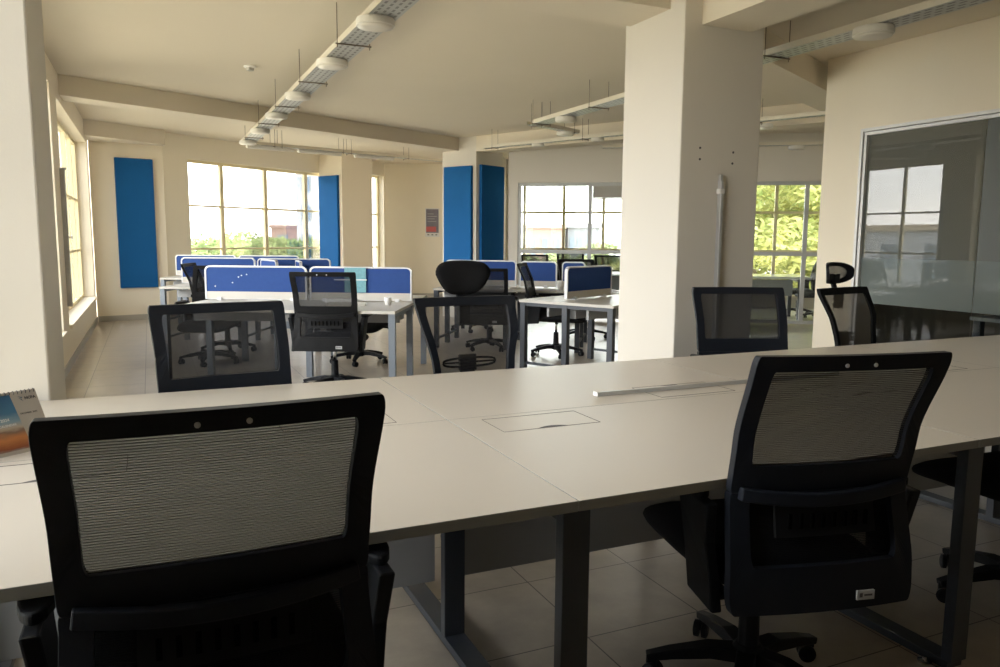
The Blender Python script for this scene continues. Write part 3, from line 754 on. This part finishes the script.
def make_headrest_chair(net, solid):
    o = empty('headrest_chair')
    wt = [(.50, .185), (.75, .215), (.95, .258), (1.06, .272)]
    yt = [(.50, -.225), (.70, -.200), (.86, -.225), (1.06, -.315)]
    def mp(x, z, d=0):
        return (x * interp(wt, z), interp(yt, z) + d - .02 * (1 - x * x), z)
    fb = MB(); ring(fb, loop_pts(-1, 1, .50, 1.06, (.05, .05, .05 if not solid else .02, .05 if not solid else .02)), loop_pts(-.84, .84, .545, 1.018, (.04, .04, .03, .03)), mp, .026)
    fb.build('back_frame', M['frame_black'] if solid else M['greyframe'], o, bevel=.004)
    n_ = MB(); sheet(n_, -.86, .86, .535, 1.03, mp, 10, 12); n_.build('back_mesh', net, o, smooth=True)
    sp = MB(); sp.sweep([(0, -.27, .42), (0, -.285, .58), (0, -.285, .70)], .07, .03, side=(1, 0, 0)); sp.sweep([(0, -.285, .70), (0, -.29, .78)], .09, .025, side=(1, 0, 0))
    sp.build('spine', M['black'], o, bevel=.004)
    lu = MB(); pts = [(.14 * math.cos(t), -.262, .745 + .022 * math.copysign(abs(math.sin(t)) ** .6, math.sin(t))) for t in [2 * PI * k / 24 for k in range(25)]]
    lu.tube(pts, .006, 6, False); lu.tube([(-.13, -.262, .745), (.13, -.262, .745)], .005, 6); lu.build('lumbar_loop', M['black'], o)
    st = MB(); st.sweep([(0, -.335, .93), (0, -.368, 1.04), (0, -.395, 1.12)], .042, .018, side=(1, 0, 0)); st.box((-.028, -.36, .925), (.028, -.318, 1.03)); st.box((-.03, -.40, 1.09), (.03, -.355, 1.145))
    st.build('headrest_stem', M['black'], o, bevel=.004)
    # headrest: wide at the top, narrowing to a rounded bottom
    def hp(x, z, d=0):  # x -1..1 ; z 0..1
        w = .085 + .065 * min(1, z / .6) ** .8
        return (x * w, -.345 + d - .035 * (1 - x * x), 1.065 + .165 * z)
    if solid:
        vs = []; fs = []; nz, nx = 10, 12
        for lay in (-1, 1):
            for k in range(nz + 1):
                for i in range(nx + 1):
                    u = -1 + 2 * i / nx; v = -1 + 2 * k / nz
                    # squircle map
                    q = (abs(u) ** 3.2 + abs(v) ** 3.2) ** (1 / 3.2); m_ = max(abs(u), abs(v)); s = m_ / q if q else 1
                    x, z = u * s, v * s
                    w = .150 * (.64 + .36 * min(1, (z + 1) / 1.25))
                    th = .026 * (1 - max(abs(u), abs(v)) ** 4) + .002
                    vs.append((x * w, -.335 + lay * th - .03 * (1 - x * x), 1.152 + z * .085))
        n = (nx + 1) * (nz + 1)
        for k in range(nz):
            for i in range(nx):
                a = k * (nx + 1) + i; q = (a, a + 1, a + nx + 2, a + nx + 1); fs += [q[::-1], tuple(n + c for c in q)]
        per = [i for i in range(nx + 1)] + [(j + 1) * (nx + 1) - 1 for j in range(1, nz + 1)] + [nz * (nx + 1) + i for i in range(nx - 1, -1, -1)] + [j * (nx + 1) for j in range(nz - 1, 0, -1)]
        for a, b in zip(per, per[1:] + per[:1]): fs.append((a, b, n + b, n + a))
        MB().add(vs, fs).build('headrest', M['blackseat'], o, smooth=True)
    else:
        h = MB()
        def hm(x, z, d=0): return (x * (.128 + .022 * (z + 1) / 2), -.335 + d - .06 * (1 - x * x), 1.150 + z * .07)
        ring(h, loop_pts(-1, 1, -1, 1, (.75, .75, .75, .75)), loop_pts(-.76, .76, -.62, .62, (.5, .5, .5, .5)), hm, .022)
        hr = h.build('headrest', M['black'], o, bevel=.004)
        n_ = MB(); sheet(n_, -.80, .80, -.66, .66, hm, 8, 4); n_.build('headrest_mesh', net, hr, smooth=True)
    seat_mesh(.48, .25).build('seat', M['blackseat'], o, smooth=True, subsurf=1)
    for s in (-1, 1):
        a = MB(); a.sweep([(s * .2, .0, .42), (s * .285, .0, .43), (s * .295, .0, .50), (s * .295, .0, .655)], [.05] * 4, [.022] * 4, side=(0, 1, 0))
        arm = a.build('armrest', M['black'], o, bevel=.004)
        MB().box((s * .295 - .036, -.13, .655), (s * .295 + .036, .13, .68)).build('arm_pad', M['black'], arm, bevel=.012)
    add_base(o, M['black'])
    return o

proto = {}
def place(kind, x, y, rdeg, label, group=None, dz=0., cat='office chair'):
    mk = {'near': lambda: make_task_chair(M['net']), 'far': lambda: make_task_chair(M['netisle'], fm=M['greyframe']), 'across': lambda: make_task_chair(M['netfar']),
          'head': lambda: make_headrest_chair(M['netopen'], True), 'headmesh': lambda: make_headrest_chair(M['netbrown'], False)}[kind]
    if kind not in proto: proto[kind] = mk(); o = proto[kind]
    else: o = copy_tree(proto[kind])
    o.location = (x, y, 0); o.rotation_euler = (0, 0, R(rdeg)); tag(o, label, cat, group)
    if dz:
        base = ('star_base', 'caster', 'lift_sleeve')
        for ch in o.children:
            if not ch.name.startswith(base): ch.location.z += dz
    return o
def back_at(kind, bx, by, rdeg, label, group=None, dz=0.):
    k = .33 if 'head' in kind else .41
    h = (-math.sin(R(rdeg)), math.cos(R(rdeg)))
    return place(kind, bx + k * h[0], by + k * h[1], rdeg, label, group, dz)
G1 = 'black mesh chairs at the front desk'; G2 = 'black chairs at the screen desks'; G3 = 'meeting room chairs'
back_at('near', .096, 1.30, 0, 'large black mesh chair seen from behind, close up beside the calendar', G1, .014)
c2 = back_at('near', 1.506, 1.290, -13, 'black mesh chair with small cloth tag, turned slightly, at the desk front', G1, .008)
c2.scale.x = .95
place('near', 2.95, 1.72, -3, 'black chair at the right-hand end of the desk front, only armrest and wheels showing', G1)
back_at('across', .25, 3.39, 189, 'black mesh chair on the far side of the desk, opposite the calendar', G1, .01)
back_at('across', 3.10, 3.50, 160, 'black mesh chair on the far side of the desk in front of the big column', G1, .005)
back_at('head', 1.40, 3.52, 183, 'black chair with a solid headrest and open mesh back across the desk', G1)
back_at('headmesh', 4.03, 3.60, 190, 'grey mesh chair with mesh headrest by the glass office front', G1, -.01)
back_at('far', 1.275, 6.33, -24.4, 'black mesh chair with white tag facing the blue screen with the teal sheet', G2, .004)
place('far', 2.03, 8.13, 154, 'black chair on the far side of the screen desk, its seat showing below the top', G2, -.05)
x, y = cam(-3.12, 8.55); back_at('far', x, y, 160, 'black chair backrest peeping past the pinned blue screen', G2, -.04)
x, y = cam(-3.20, 8.97); place('far', x, y, -108, 'dark chair seen from the side next to the small white table end', G2, -.03)
place('far', 4.25, 7.80, -126, 'black chair seen side-on at the slate-legged desk', G2)
x, y = cam(-.13, 9.34); place('far', x, y, -32, 'grey-backed chair just behind the solid headrest', G2, -.06)
x, y = cam(-.40, 11.2); place('far', x, y, 150, 'chair farther back behind the headrest, wheels showing under the desk', G2, -.05)
place('far', 5.37, 9.04, 170, 'black chair between the two screen desks by the big column', G2)
for (X, D, r_, l) in ((5.40, 13.95, 62, 'farther of two chairs leaning at the meeting table end'), (5.46, 13.2, 66, 'nearer of two chairs leaning at the meeting table end'),
                      (.66, 14.6, 156, 'wide dark chair in the glazed room behind the middle screens'), (1.37, 14.8, 156, 'tall dark chair standing up behind the glazing post'), (2.08, 14.55, 156, 'dark chair in the glazed room next to the big column')):
    x, y = cam(X, D); place('far', x, y, r_, l, G3, .03 if X == 1.37 else -.02)

# ------------------------------------------------------------------ screen desks (islands)
def island(name_label, left, right, halfs, bays, legm, topm, zt=.735, foot=True):
    """double bench between two end points of its middle line"""
    a = Vector((*left, 0)); b = Vector((*right, 0)); d = b - a; L = d.length
    o = empty('bench_desk', (a.x, a.y, 0), math.atan2(d.y, d.x)); tag(o, name_label, 'desk')
    for i in range(bays):
        for s in (-1, 1):
            y0, y1 = (-halfs, 0) if s < 0 else (0, halfs)
            MB().box((L * i / bays + .001, y0 + .001, zt - .025), (L * (i + 1) / bays - .001, y1 - .001, zt)).build('table_top', topm, o)
        for s in (-1, 1):
            MB().box((L * i / bays + .06, s * halfs * .42 - .012, zt - .155), (L * (i + 1) / bays - .06, s * halfs * .42 + .012, zt - .06)).build('apron_board', M['modesty'], o)
        MB().box((L * i / bays + .1, -.07, zt - .16), (L * (i + 1) / bays - .1, .07, zt - .08)).build('cable_tray_box', M['modesty'], o)
    for i in range(bays + 1):
        x = min(max(L * i / bays, .035), L - .035)
        for y in (-halfs + .04, 0, halfs - .04):
            MB().box((x - .028, y - .028, 0), (x + .028, y + .028, zt - .025)).build('leg', legm, o)
        MB().box((x - .02, -halfs + .068, zt - .06), (x + .02, halfs - .068, zt - .0255)).build('top_rail', legm, o)
        if foot: MB().box((x - .015, -halfs + .068, .10), (x + .015, -.028, .125)).box((x - .015, .028, .10), (x + .015, halfs - .068, .125)).build('foot_rail', legm, o)
    return o
def screen(p0, p1, z0, z1, label, group, board=.085):
    p0 = Vector((*p0, 0)); p1 = Vector((*p1, 0)); d = p1 - p0; L = d.length
    o = empty('desk_screen', (p0.x, p0.y, z0), math.atan2(d.y, d.x)); tag(o, label, 'desk screen', group); h = z1 - z0
    MB().box((.012, -.012, board), (L - .012, .012, h - .012)).build('fabric_panel', M['screen'], o)
    MB().box((.012, -.011, 0.012), (L - .012, .011, board)).build('lower_board', M['screenboard'], o)
    f = MB(); def_r = .05
    lo = loop_pts(0, L, .012, h, (.004, .004, def_r, def_r), 5, 2); li = loop_pts(.014, L - .014, .016, h - .014, (.003, .003, def_r - .012, def_r - .012), 5, 2)
    ring(f, lo, li, lambda x, z, t: (x, t, z), .034); f.build('edge_trim', M['trimgrey'], o)
    for x in (.14, L - .14): MB().box((x - .02, -.03, 0.0005), (x + .02, .03, .03)).build('clamp', M['trimgrey'], o)
    return o
SG = 'royal blue desk screens'
ZS = .7355
# A: the screen desk with the teal sheet
Al = cam(-2.85, 7.42); Ar = cam(-.83, 7.32)
island('pale desk with grey legs mid-room, teal sheet on its screen', Al, Ar, .92, 2, M['leg_grey'], M['desk_grey'], foot=False)
def along(a, b, s, t):
    return (a[0] + (b[0] - a[0]) * s, a[1] + (b[1] - a[1]) * s), (a[0] + (b[0] - a[0]) * t, a[1] + (b[1] - a[1]) * t)
pA = along(Al, Ar, .005, .495); sA = screen(*pA, ZS, 1.068, 'blue desk screen dotted with white pins', SG)
for (x, z) in ((.10, .135), (.27, .17), (.33, .225), (.36, .24), (.41, .25)):
    MB().lathe([(.006, 0), (.006, .004), (.002, .006)], 8, Matrix.Translation((x, -.0121, z)) @ Matrix.Rotation(PI / 2, 4, 'X')).build('pin', M['white'], sA)
pB = along(Al, Ar, .51, .995); sB = screen(*pB, ZS, 1.068, 'blue desk screen half covered by a teal sheet', SG)
sh = empty('printed_sheet', sB.location, sB.rotation_euler.z); tag(sh, 'two teal printed sheets in a clear holder on a blue screen', 'paper')
MB().box((.34, -.030, .09), (.545, -.0275, .205)).box((.34, -.030, .215), (.545, -.0275, .325)).build('teal_sheet', M['teal'], sh)
MB().box((.24, -.032, .205), (.555, -.0265, .2145)).box((.24, -.032, .3255), (.555, -.0265, .333)).build('holder_strip', M['trimgrey'], sh)
MB().box((.18, -.14, .002), (.47, -.035, .03)).build('paper_tray', M['white'], sh)
x, y = cam(-1.02, 6.98); o = empty('white_cup', (x, y, .7355)); tag(o, 'small white cup near the end of the grey-legged desk', 'cup')
MB().lathe([(.024, 0), (.030, .03), (.033, .07), (.030, .071), (.026, .01)], 18).build('cup_body', M['white'], o, smooth=True)
x, y = cam(-1.55, 6.85); o = empty('document_tray', (x, y, .7357), R(-24.4)); tag(o, 'flat beige tray lying on the grey-legged desk', 'tray')
MB().box((0, 0, 0), (.34, .10, .012)).build('tray_floor', M['screenboard'], o)
MB().box((0, 0, .0125), (.34, .006, .03)).box((0, .094, .0125), (.34, .10, .03)).build('tray_rim', M['screenboard'], o)
# B and C: rows nearer the window
Bl = cam(-4.13, 10.0); Br = cam(-2.2, 10.0)
island('second screen desk, its white end showing beside the cream wall', Bl, Br, .70, 2, M['leg_grey'], M['desk_grey'])
q = along(Bl, Br, .0, .495); screen(*q, ZS, 1.075, 'light blue screen behind the pinned screen', SG)
q = along(Bl, Br, .51, 1.0); screen(*q, ZS, 1.07, 'blue screen behind the chair with the white tag', SG)
screen(cam(-3.07, 9.93), cam(-2.72, 9.40), ZS, 1.06, 'short cross screen on the second desk, slanting away', SG)
screen(cam(-2.62, 9.92), cam(-2.42, 9.36), ZS, 1.05, 'second short cross screen with a pale top edge', SG)
Cl = cam(-5.0, 11.9); Cr = cam(-3.1, 11.9)
island('rearmost screen desk below the wide window', Cl, Cr, .60, 2, M['leg_grey'], M['desk_grey'])
q = along(Cl, Cr, .0, .49); screen(*q, ZS, 1.06, 'farthest blue screen beneath the wide window', SG)
q = along(Cl, Cr, .51, 1.0); screen(*q, ZS, 1.06, 'farthest blue screen beside the window pillar', SG)
# D: slate-legged desk with its end towards us
mid = Vector((3.572, 6.406, 0)); De = mid + U * 2.6
island('slate legged desk end-on beside the big column', (mid.x, mid.y), (De.x, De.y), .54, 2, M['leg'], M['desk_grey'], .745)
a = mid + U * .22 + V * .13; b = mid + U * 1.04 + V * .11; screen((a.x, a.y), (b.x, b.y), .7455, 1.075, 'nearest blue screen on the slate-legged desk', SG)
a = mid + U * 1.32 + V * .10; b = mid + U * 2.2 + V * .10; screen((a.x, a.y), (b.x, b.y), .7455, 1.075, 'blue screen half hidden by the big column', SG)
o = empty('white_cup', (*cam(.715, 9.24), .7355)); tag(o, 'white paper cup with a lid, beside the nearest slate-desk screen', 'cup')
MB().lathe([(.030, 0), (.036, .05), (.040, .095), (.037, .096), (.032, .01)], 18).build('cup_body', M['white'], o, smooth=True)
MB().lathe([(.042, .096), (.042, .106), (.034, .112)], 18).build('lid', M['white'], o)
p = mid + U * 1.47 + V * .33; o = empty('paper_bundle', (p.x, p.y, .752), .4); tag(o, 'crumpled white paper on the slate-legged desk against the big column', 'paper')
mb = MB(); rnd = random.Random(4)
vs = [(-.1 + .2 * i / 6, -.07 + .14 * j / 5, .012 + .028 * rnd.random() * math.sin(PI * i / 6 + .2)) for j in range(6) for i in range(7)]
fs = [(j * 7 + i, j * 7 + i + 1, (j + 1) * 7 + i + 1, (j + 1) * 7 + i) for j in range(5) for i in range(6)]
mb.add(vs, fs); pb = mb.build('paper_sheet', M['paper'], o); pb.modifiers.new('s', 'SOLIDIFY').thickness = .01
# F: desk behind the headrest chair
Fl = cam(-.72, 9.93); Fr = cam(1.05, 9.56)
island('dark legged desk behind the solid headrest', Fl, Fr, .52, 2, M['leg'], M['desk_grey'])
q = along(Fl, Fr, .01, .52); screen(*q, ZS, 1.07, 'blue screen directly behind the solid headrest', SG)
q = along(Fl, Fr, .545, .805); screen(*q, ZS, 1.065, 'blue screen with a pale end edge above the side-on chair', SG)
q = along(Fl, Fr, .84, 1.0); screen(*q, ZS, 1.065, 'sliver of blue screen behind the nearest slate-desk screen', SG)
x, y = cam(.12, 9.42); o = empty('paper_bundle', (x, y, .7358), .2); tag(o, 'loose white papers on the desk behind the solid headrest', 'paper')
MB().box((-.11, -.07, 0), (.11, .07, .006)).box((-.05, -.05, .0065), (.12, .06, .02)).build('paper_sheet', M['paper'], o)

# meeting table
def on_part(s, o_): return P0 + W * s + Vector((.574, .819, 0)) * o_
c0 = on_part(.6, .55); t_ = empty('meeting_table', (c0.x, c0.y, 0), WA); tag(t_, 'long white meeting table inside the glazed room', 'table')
MB().box((0, 0, .715), (4.15, 1.15, .75)).build('table_top', M['whitegloss'], t_, bevel=.004)
for x in (.3, 2.15, 4.0):
    for y in (.12, 1.03): MB().box((x - .03, y - .03, 0), (x + .03, y + .03, .715)).build('leg', M['leg'], t_)
    MB().box((x - .02, .15, .66), (x + .02, 1.0, .70)).build('cross_rail', M['leg'], t_)
MB().box((.35, .5, .40), (3.95, .53, .68)).build('modesty_panel', M['modesty'], t_)
# desk and dark cabinet behind the office glass
o = empty('office_desk', (6.55, 3.2, 0)); tag(o, 'dark desk standing behind the office glass front', 'desk')
MB().box((-.35, -1.0, .70), (.35, 1.0, .73)).build('table_top', M['modesty'], o)
for x in (-.3, .3):
    for y in (-.95, .95): MB().box((x - .03, y - .03, 0), (x + .03, y + .03, .70)).build('leg', M['leg'], o)

# ------------------------------------------------------------------ outside
struct(MB().box((-220, -120, -9.2), (260, 300, -9)).build('ground', M['ground']))
def tree_mesh(seed, blobs, n, leaf, m):
    rnd = random.Random(seed); mb = MB()
    tot = sum(b[3] ** 2 for b in blobs)
    for (bx, by, bz, br, sq) in blobs:
        for _ in range(int(n * br * br / tot)):
            t = rnd.random() * 2 * PI; c = rnd.uniform(-1, 1); r_ = br * (rnd.random() ** .35)
            s_ = math.sqrt(1 - c * c); p = Vector((bx + r_ * s_ * math.cos(t), by + r_ * s_ * math.sin(t), bz + r_ * c * sq))
            q = Euler((rnd.uniform(-.9, .9), rnd.uniform(-.9, .9), rnd.random() * 6.28)).to_matrix(); l = leaf * rnd.uniform(.6, 1.3)
            mb.add([p + q @ Vector(v) for v in ((-l, -l * .45, 0), (l * .2, -l * .5, .1 * l), (l, 0, 0), (l * .2, l * .5, .1 * l))], [(0, 1, 2, 3)])
    return mb
def tree(seed, loc, blobs, n, leaf, m, label, group, trunk_h):
    o = empty('tree', loc); tag(o, label, 'tree', group)
    tree_mesh(seed, blobs, n, leaf, m).build('crown', m, o)
    t = MB(); t.tube([(0, 0, 0), (.15, .1, trunk_h * .5), (0, 0, trunk_h)], [.35, .28, .18], 8)
    for k in range(4):
        a = k * 1.7; t.tube([(0, 0, trunk_h * (.75 + .05 * k)), (1.2 * math.cos(a), 1.2 * math.sin(a), trunk_h + .8), (2.4 * math.cos(a), 2.4 * math.sin(a), trunk_h + 1.8)], [.14, .09, .04], 6)
    t.build('trunk', M['bark'], o); return o
def layered(seed, n, r, h0, h1, br):
    rnd = random.Random(seed)
    return [(r * math.sqrt(rnd.random()) * math.cos(a), r * math.sqrt(rnd.random()) * math.sin(a), rnd.uniform(h0, h1), br * rnd.uniform(.6, 1.2), .38) for a in [rnd.random() * 6.28 for _ in range(n)]]
G = -9.0
TG_ = 'leafy trees close outside the meeting room'
for k, (X, D, l) in enumerate(((8.4, 22, 'broad yellow green tree filling the meeting-room window'), (12.2, 27, 'yellow green tree behind the office corner'), (2.9, 29, 'loose green tree outside, mostly behind the big column'))):
    x, y = cam(X, D); tree(11 + k, (x, y, G), layered(11 + k, 70 if k < 2 else 24, 3.7 if k < 2 else 2.6, 4.5, 14.5 if k < 2 else 9.3, 1.6 if k < 2 else 1.1), 46000 if k < 2 else 6000, .13, M['leaf'], l, TG_, 8)
x, y = cam(2.2, 24); tree(31, (x, y, G), layered(31, 16, 2.0, 6.5, 9.0, 1.0), 4500, .2, M['leaf'], 'low leafy tree top beyond the louvred window', TG_, 7)
TH_ = 'treetops beyond the windows'
for k, (X, D, top, rr, l) in enumerate(((-19.2, 52, 12.1, 4.2, 'rounded treetop in the lowest corner of the wide window'), (-15.4, 55, 11.0, 2.8, 'low treetop at the middle of the wide window'), (-13.6, 48, 11.6, 3.0, 'bright treetop in front of the small beige house'),
                                      (-11.4, 50, 10.9, 2.4, 'treetop below the tall pale tower'), (1.8, 44, 10.2, 2.3, 'pale treetop before the pink building'), (4.1, 46, 9.8, 1.8, 'low treetop before the grey building'), (6.3, 44, 11.0, 2.4, 'treetop beside the grey building'))):
    x, y = cam(X, D); tree(50 + k, (x, y, G), layered(50 + k, 16, rr * .8, top - 3.6, top - (.75, .55, .7, .6, .05, .05, .25)[k] - rr * .28, rr * .45), 4200, .2, M['leafd'] if k < 4 else M['leafp'], l, TH_, 7)
def building(X, D, w, dep, ztop, wm, label, cols, rows, face=None, roof=None, ww=.5):
    x, y = cam(X, D); o = empty('building', (x, y, G), face if face is not None else math.atan2(-.4131, .9107)); tag(o, label, 'building')
    H = ztop - G
    MB().box((-w / 2, 0, 0), (w / 2, dep, H)).build('wall_block', wm, o)
    MB().box((-w / 2 - .2, -.2, H), (w / 2 + .2, dep + .2, H + .35)).build('roof', roof or wm, o)
    cw = w / cols; fh = 3.1
    for r_ in range(rows):
        for c in range(cols):
            MB().box((-w / 2 + cw * (c + .5 - ww / 2), -.06, H - fh * (r_ + 1) + .8), (-w / 2 + cw * (c + .5 + ww / 2), -.005, H - fh * (r_ + 1) + 2.3)).build('window', M['bwin'], o)
    return o
building(-20.0, 85, 4.6, 6, 8.6, M['bwhite'], 'tall pale tower block at the edge of the wide window', 2, 5)
building(-23.2, 92, 8, 6, 2.4, M['bpink'], 'small beige house beyond the wide window treetops', 3, 1)
building(3.65, 64, 3.0, 6, 2.2, M['bpink'], 'pink rendered house seen through the glazed room', 3, 2)
building(7.05, 66, 2.7, 6, 2.3, M['bgrey'], 'grey building seen through the glazed room', 4, 2)
# buildings that only the office glass mirrors
building(0, 0, 18, 8, 3.1, M['bbluegrey'], 'long slate blue building outside the side windows', 8, 3, face=PI / 2, roof=M['broof']).location = (-34, 19.5, G)
building(0, 0, 9, 8, 2.0, M['bwhite'], 'white building outside the side windows', 3, 3, face=PI / 2, roof=M['broof']).location = (-30, 33.5, G)

# ------------------------------------------------------------------ light
w = bpy.data.worlds.new('world'); scene.world = w; w.use_nodes = True
nt = w.node_tree; nt.nodes.clear(); out = nt.nodes.new('ShaderNodeOutputWorld'); bg = nt.nodes.new('ShaderNodeBackground')
tc = nt.nodes.new('ShaderNodeTexCoord'); sp = nt.nodes.new('ShaderNodeSeparateXYZ'); nt.links.new(tc.outputs['Generated'], sp.inputs[0])
cr = nt.nodes.new('ShaderNodeValToRGB'); el = cr.color_ramp.elements
el[0].position = .46; el[0].color = (.44, .375, .285, 1); el[1].position = .51; el[1].color = (1, .97, .92, 1)
e2 = el.new(.62); e2.color = (.96, .97, 1, 1); e3 = el.new(.9); e3.color = (.80, .90, 1.0, 1)
mr = nt.nodes.new('ShaderNodeMapRange'); mr.inputs['From Min'].default_value = -1; mr.inputs['From Max'].default_value = 1
nt.links.new(sp.outputs['Z'], mr.inputs['Value']); nt.links.new(mr.outputs[0], cr.inputs[0])
n = nt.nodes.new('ShaderNodeTexNoise'); n.inputs['Scale'].default_value = 3.2; n.inputs['Detail'].default_value = 6
mp_ = nt.nodes.new('ShaderNodeMapping'); mp_.inputs['Scale'].default_value = (1, 1, 3.2); nt.links.new(tc.outputs['Generated'], mp_.inputs[0]); nt.links.new(mp_.outputs[0], n.inputs['Vector'])
cl = nt.nodes.new('ShaderNodeMapRange'); cl.inputs['From Min'].default_value = .48; cl.inputs['From Max'].default_value = .62; cl.inputs['To Max'].default_value = .55
nt.links.new(n.outputs['Fac'], cl.inputs['Value'])
mx = nt.nodes.new('ShaderNodeMix'); mx.data_type = 'RGBA'; mx.inputs['B'].default_value = (1.25, 1.17, 1.08, 1)
nt.links.new(cl.outputs[0], mx.inputs['Factor']); nt.links.new(cr.outputs[0], mx.inputs['A'])
lt = nt.nodes.new('ShaderNodeMath'); lt.operation = 'GREATER_THAN'; lt.inputs[1].default_value = 0; nt.links.new(sp.outputs['Z'], lt.inputs[0])
mx2 = nt.nodes.new('ShaderNodeMix'); mx2.data_type = 'RGBA'; nt.links.new(lt.outputs[0], mx2.inputs['Factor']); nt.links.new(cr.outputs[0], mx2.inputs['A']); nt.links.new(mx.outputs['Result'], mx2.inputs['B'])
nt.links.new(mx2.outputs['Result'], bg.inputs['Color']); bg.inputs['Strength'].default_value = 7.0
nt.links.new(bg.outputs[0], out.inputs[0])
sd = bpy.data.lights.new('sun', 'SUN'); sd.energy = 5.0; sd.angle = R(2); sd.color = (1, .95, .85); so = bpy.data.objects.new('sun', sd); COL.objects.link(so)
so.rotation_euler = Vector((-.45, .55, -.9)).to_track_quat('-Z', 'Y').to_euler()
def portal(T, s0, s1, z0, z1, y=.3):
    l = bpy.data.lights.new('window_portal', 'AREA'); l.shape = 'RECTANGLE'; l.size = s1 - s0; l.size_y = z1 - z0; l.cycles.is_portal = True
    o = bpy.data.objects.new('window_portal', l); COL.objects.link(o)
    c = T @ Vector(((s0 + s1) / 2, y, (z0 + z1) / 2)); ax = T.to_3x3()
    X = ax @ Vector((1, 0, 0)); Z = ax @ Vector((0, 1, 0)); Y = Z.cross(X)
    mw_ = Matrix((X, Y, Z)).transposed().to_4x4(); mw_.translation = c; o.matrix_world = mw_   # -Z points into the room
portal(TL, 5.3, 7.1, .42, 2.7); portal(TL, 8.3, 12.5, .42, 2.76); portal(TL, 13.08, 17.22, .42, 2.72)
portal(TF, .47, 4.16, .42, 2.62); portal(TF, 5.13, 5.59, .35, 2.71); portal(TQ, .35, 8.05, .25, 2.66)

# ------------------------------------------------------------------ view
scene.view_settings.view_transform = 'Standard'; scene.view_settings.look = 'None'; scene.view_settings.exposure = 1.13; scene.view_settings.gamma = 1.12
cy = scene.cycles
cy.max_bounces = 10; cy.diffuse_bounces = 6; cy.glossy_bounces = 4; cy.transmission_bounces = 6; cy.transparent_max_bounces = 16
cy.caustics_reflective = False; cy.caustics_refractive = False; cy.sample_clamp_indirect = 8
cy.use_denoising = True
try: cy.denoiser = 'OPENIMAGEDENOISE'
except Exception: pass
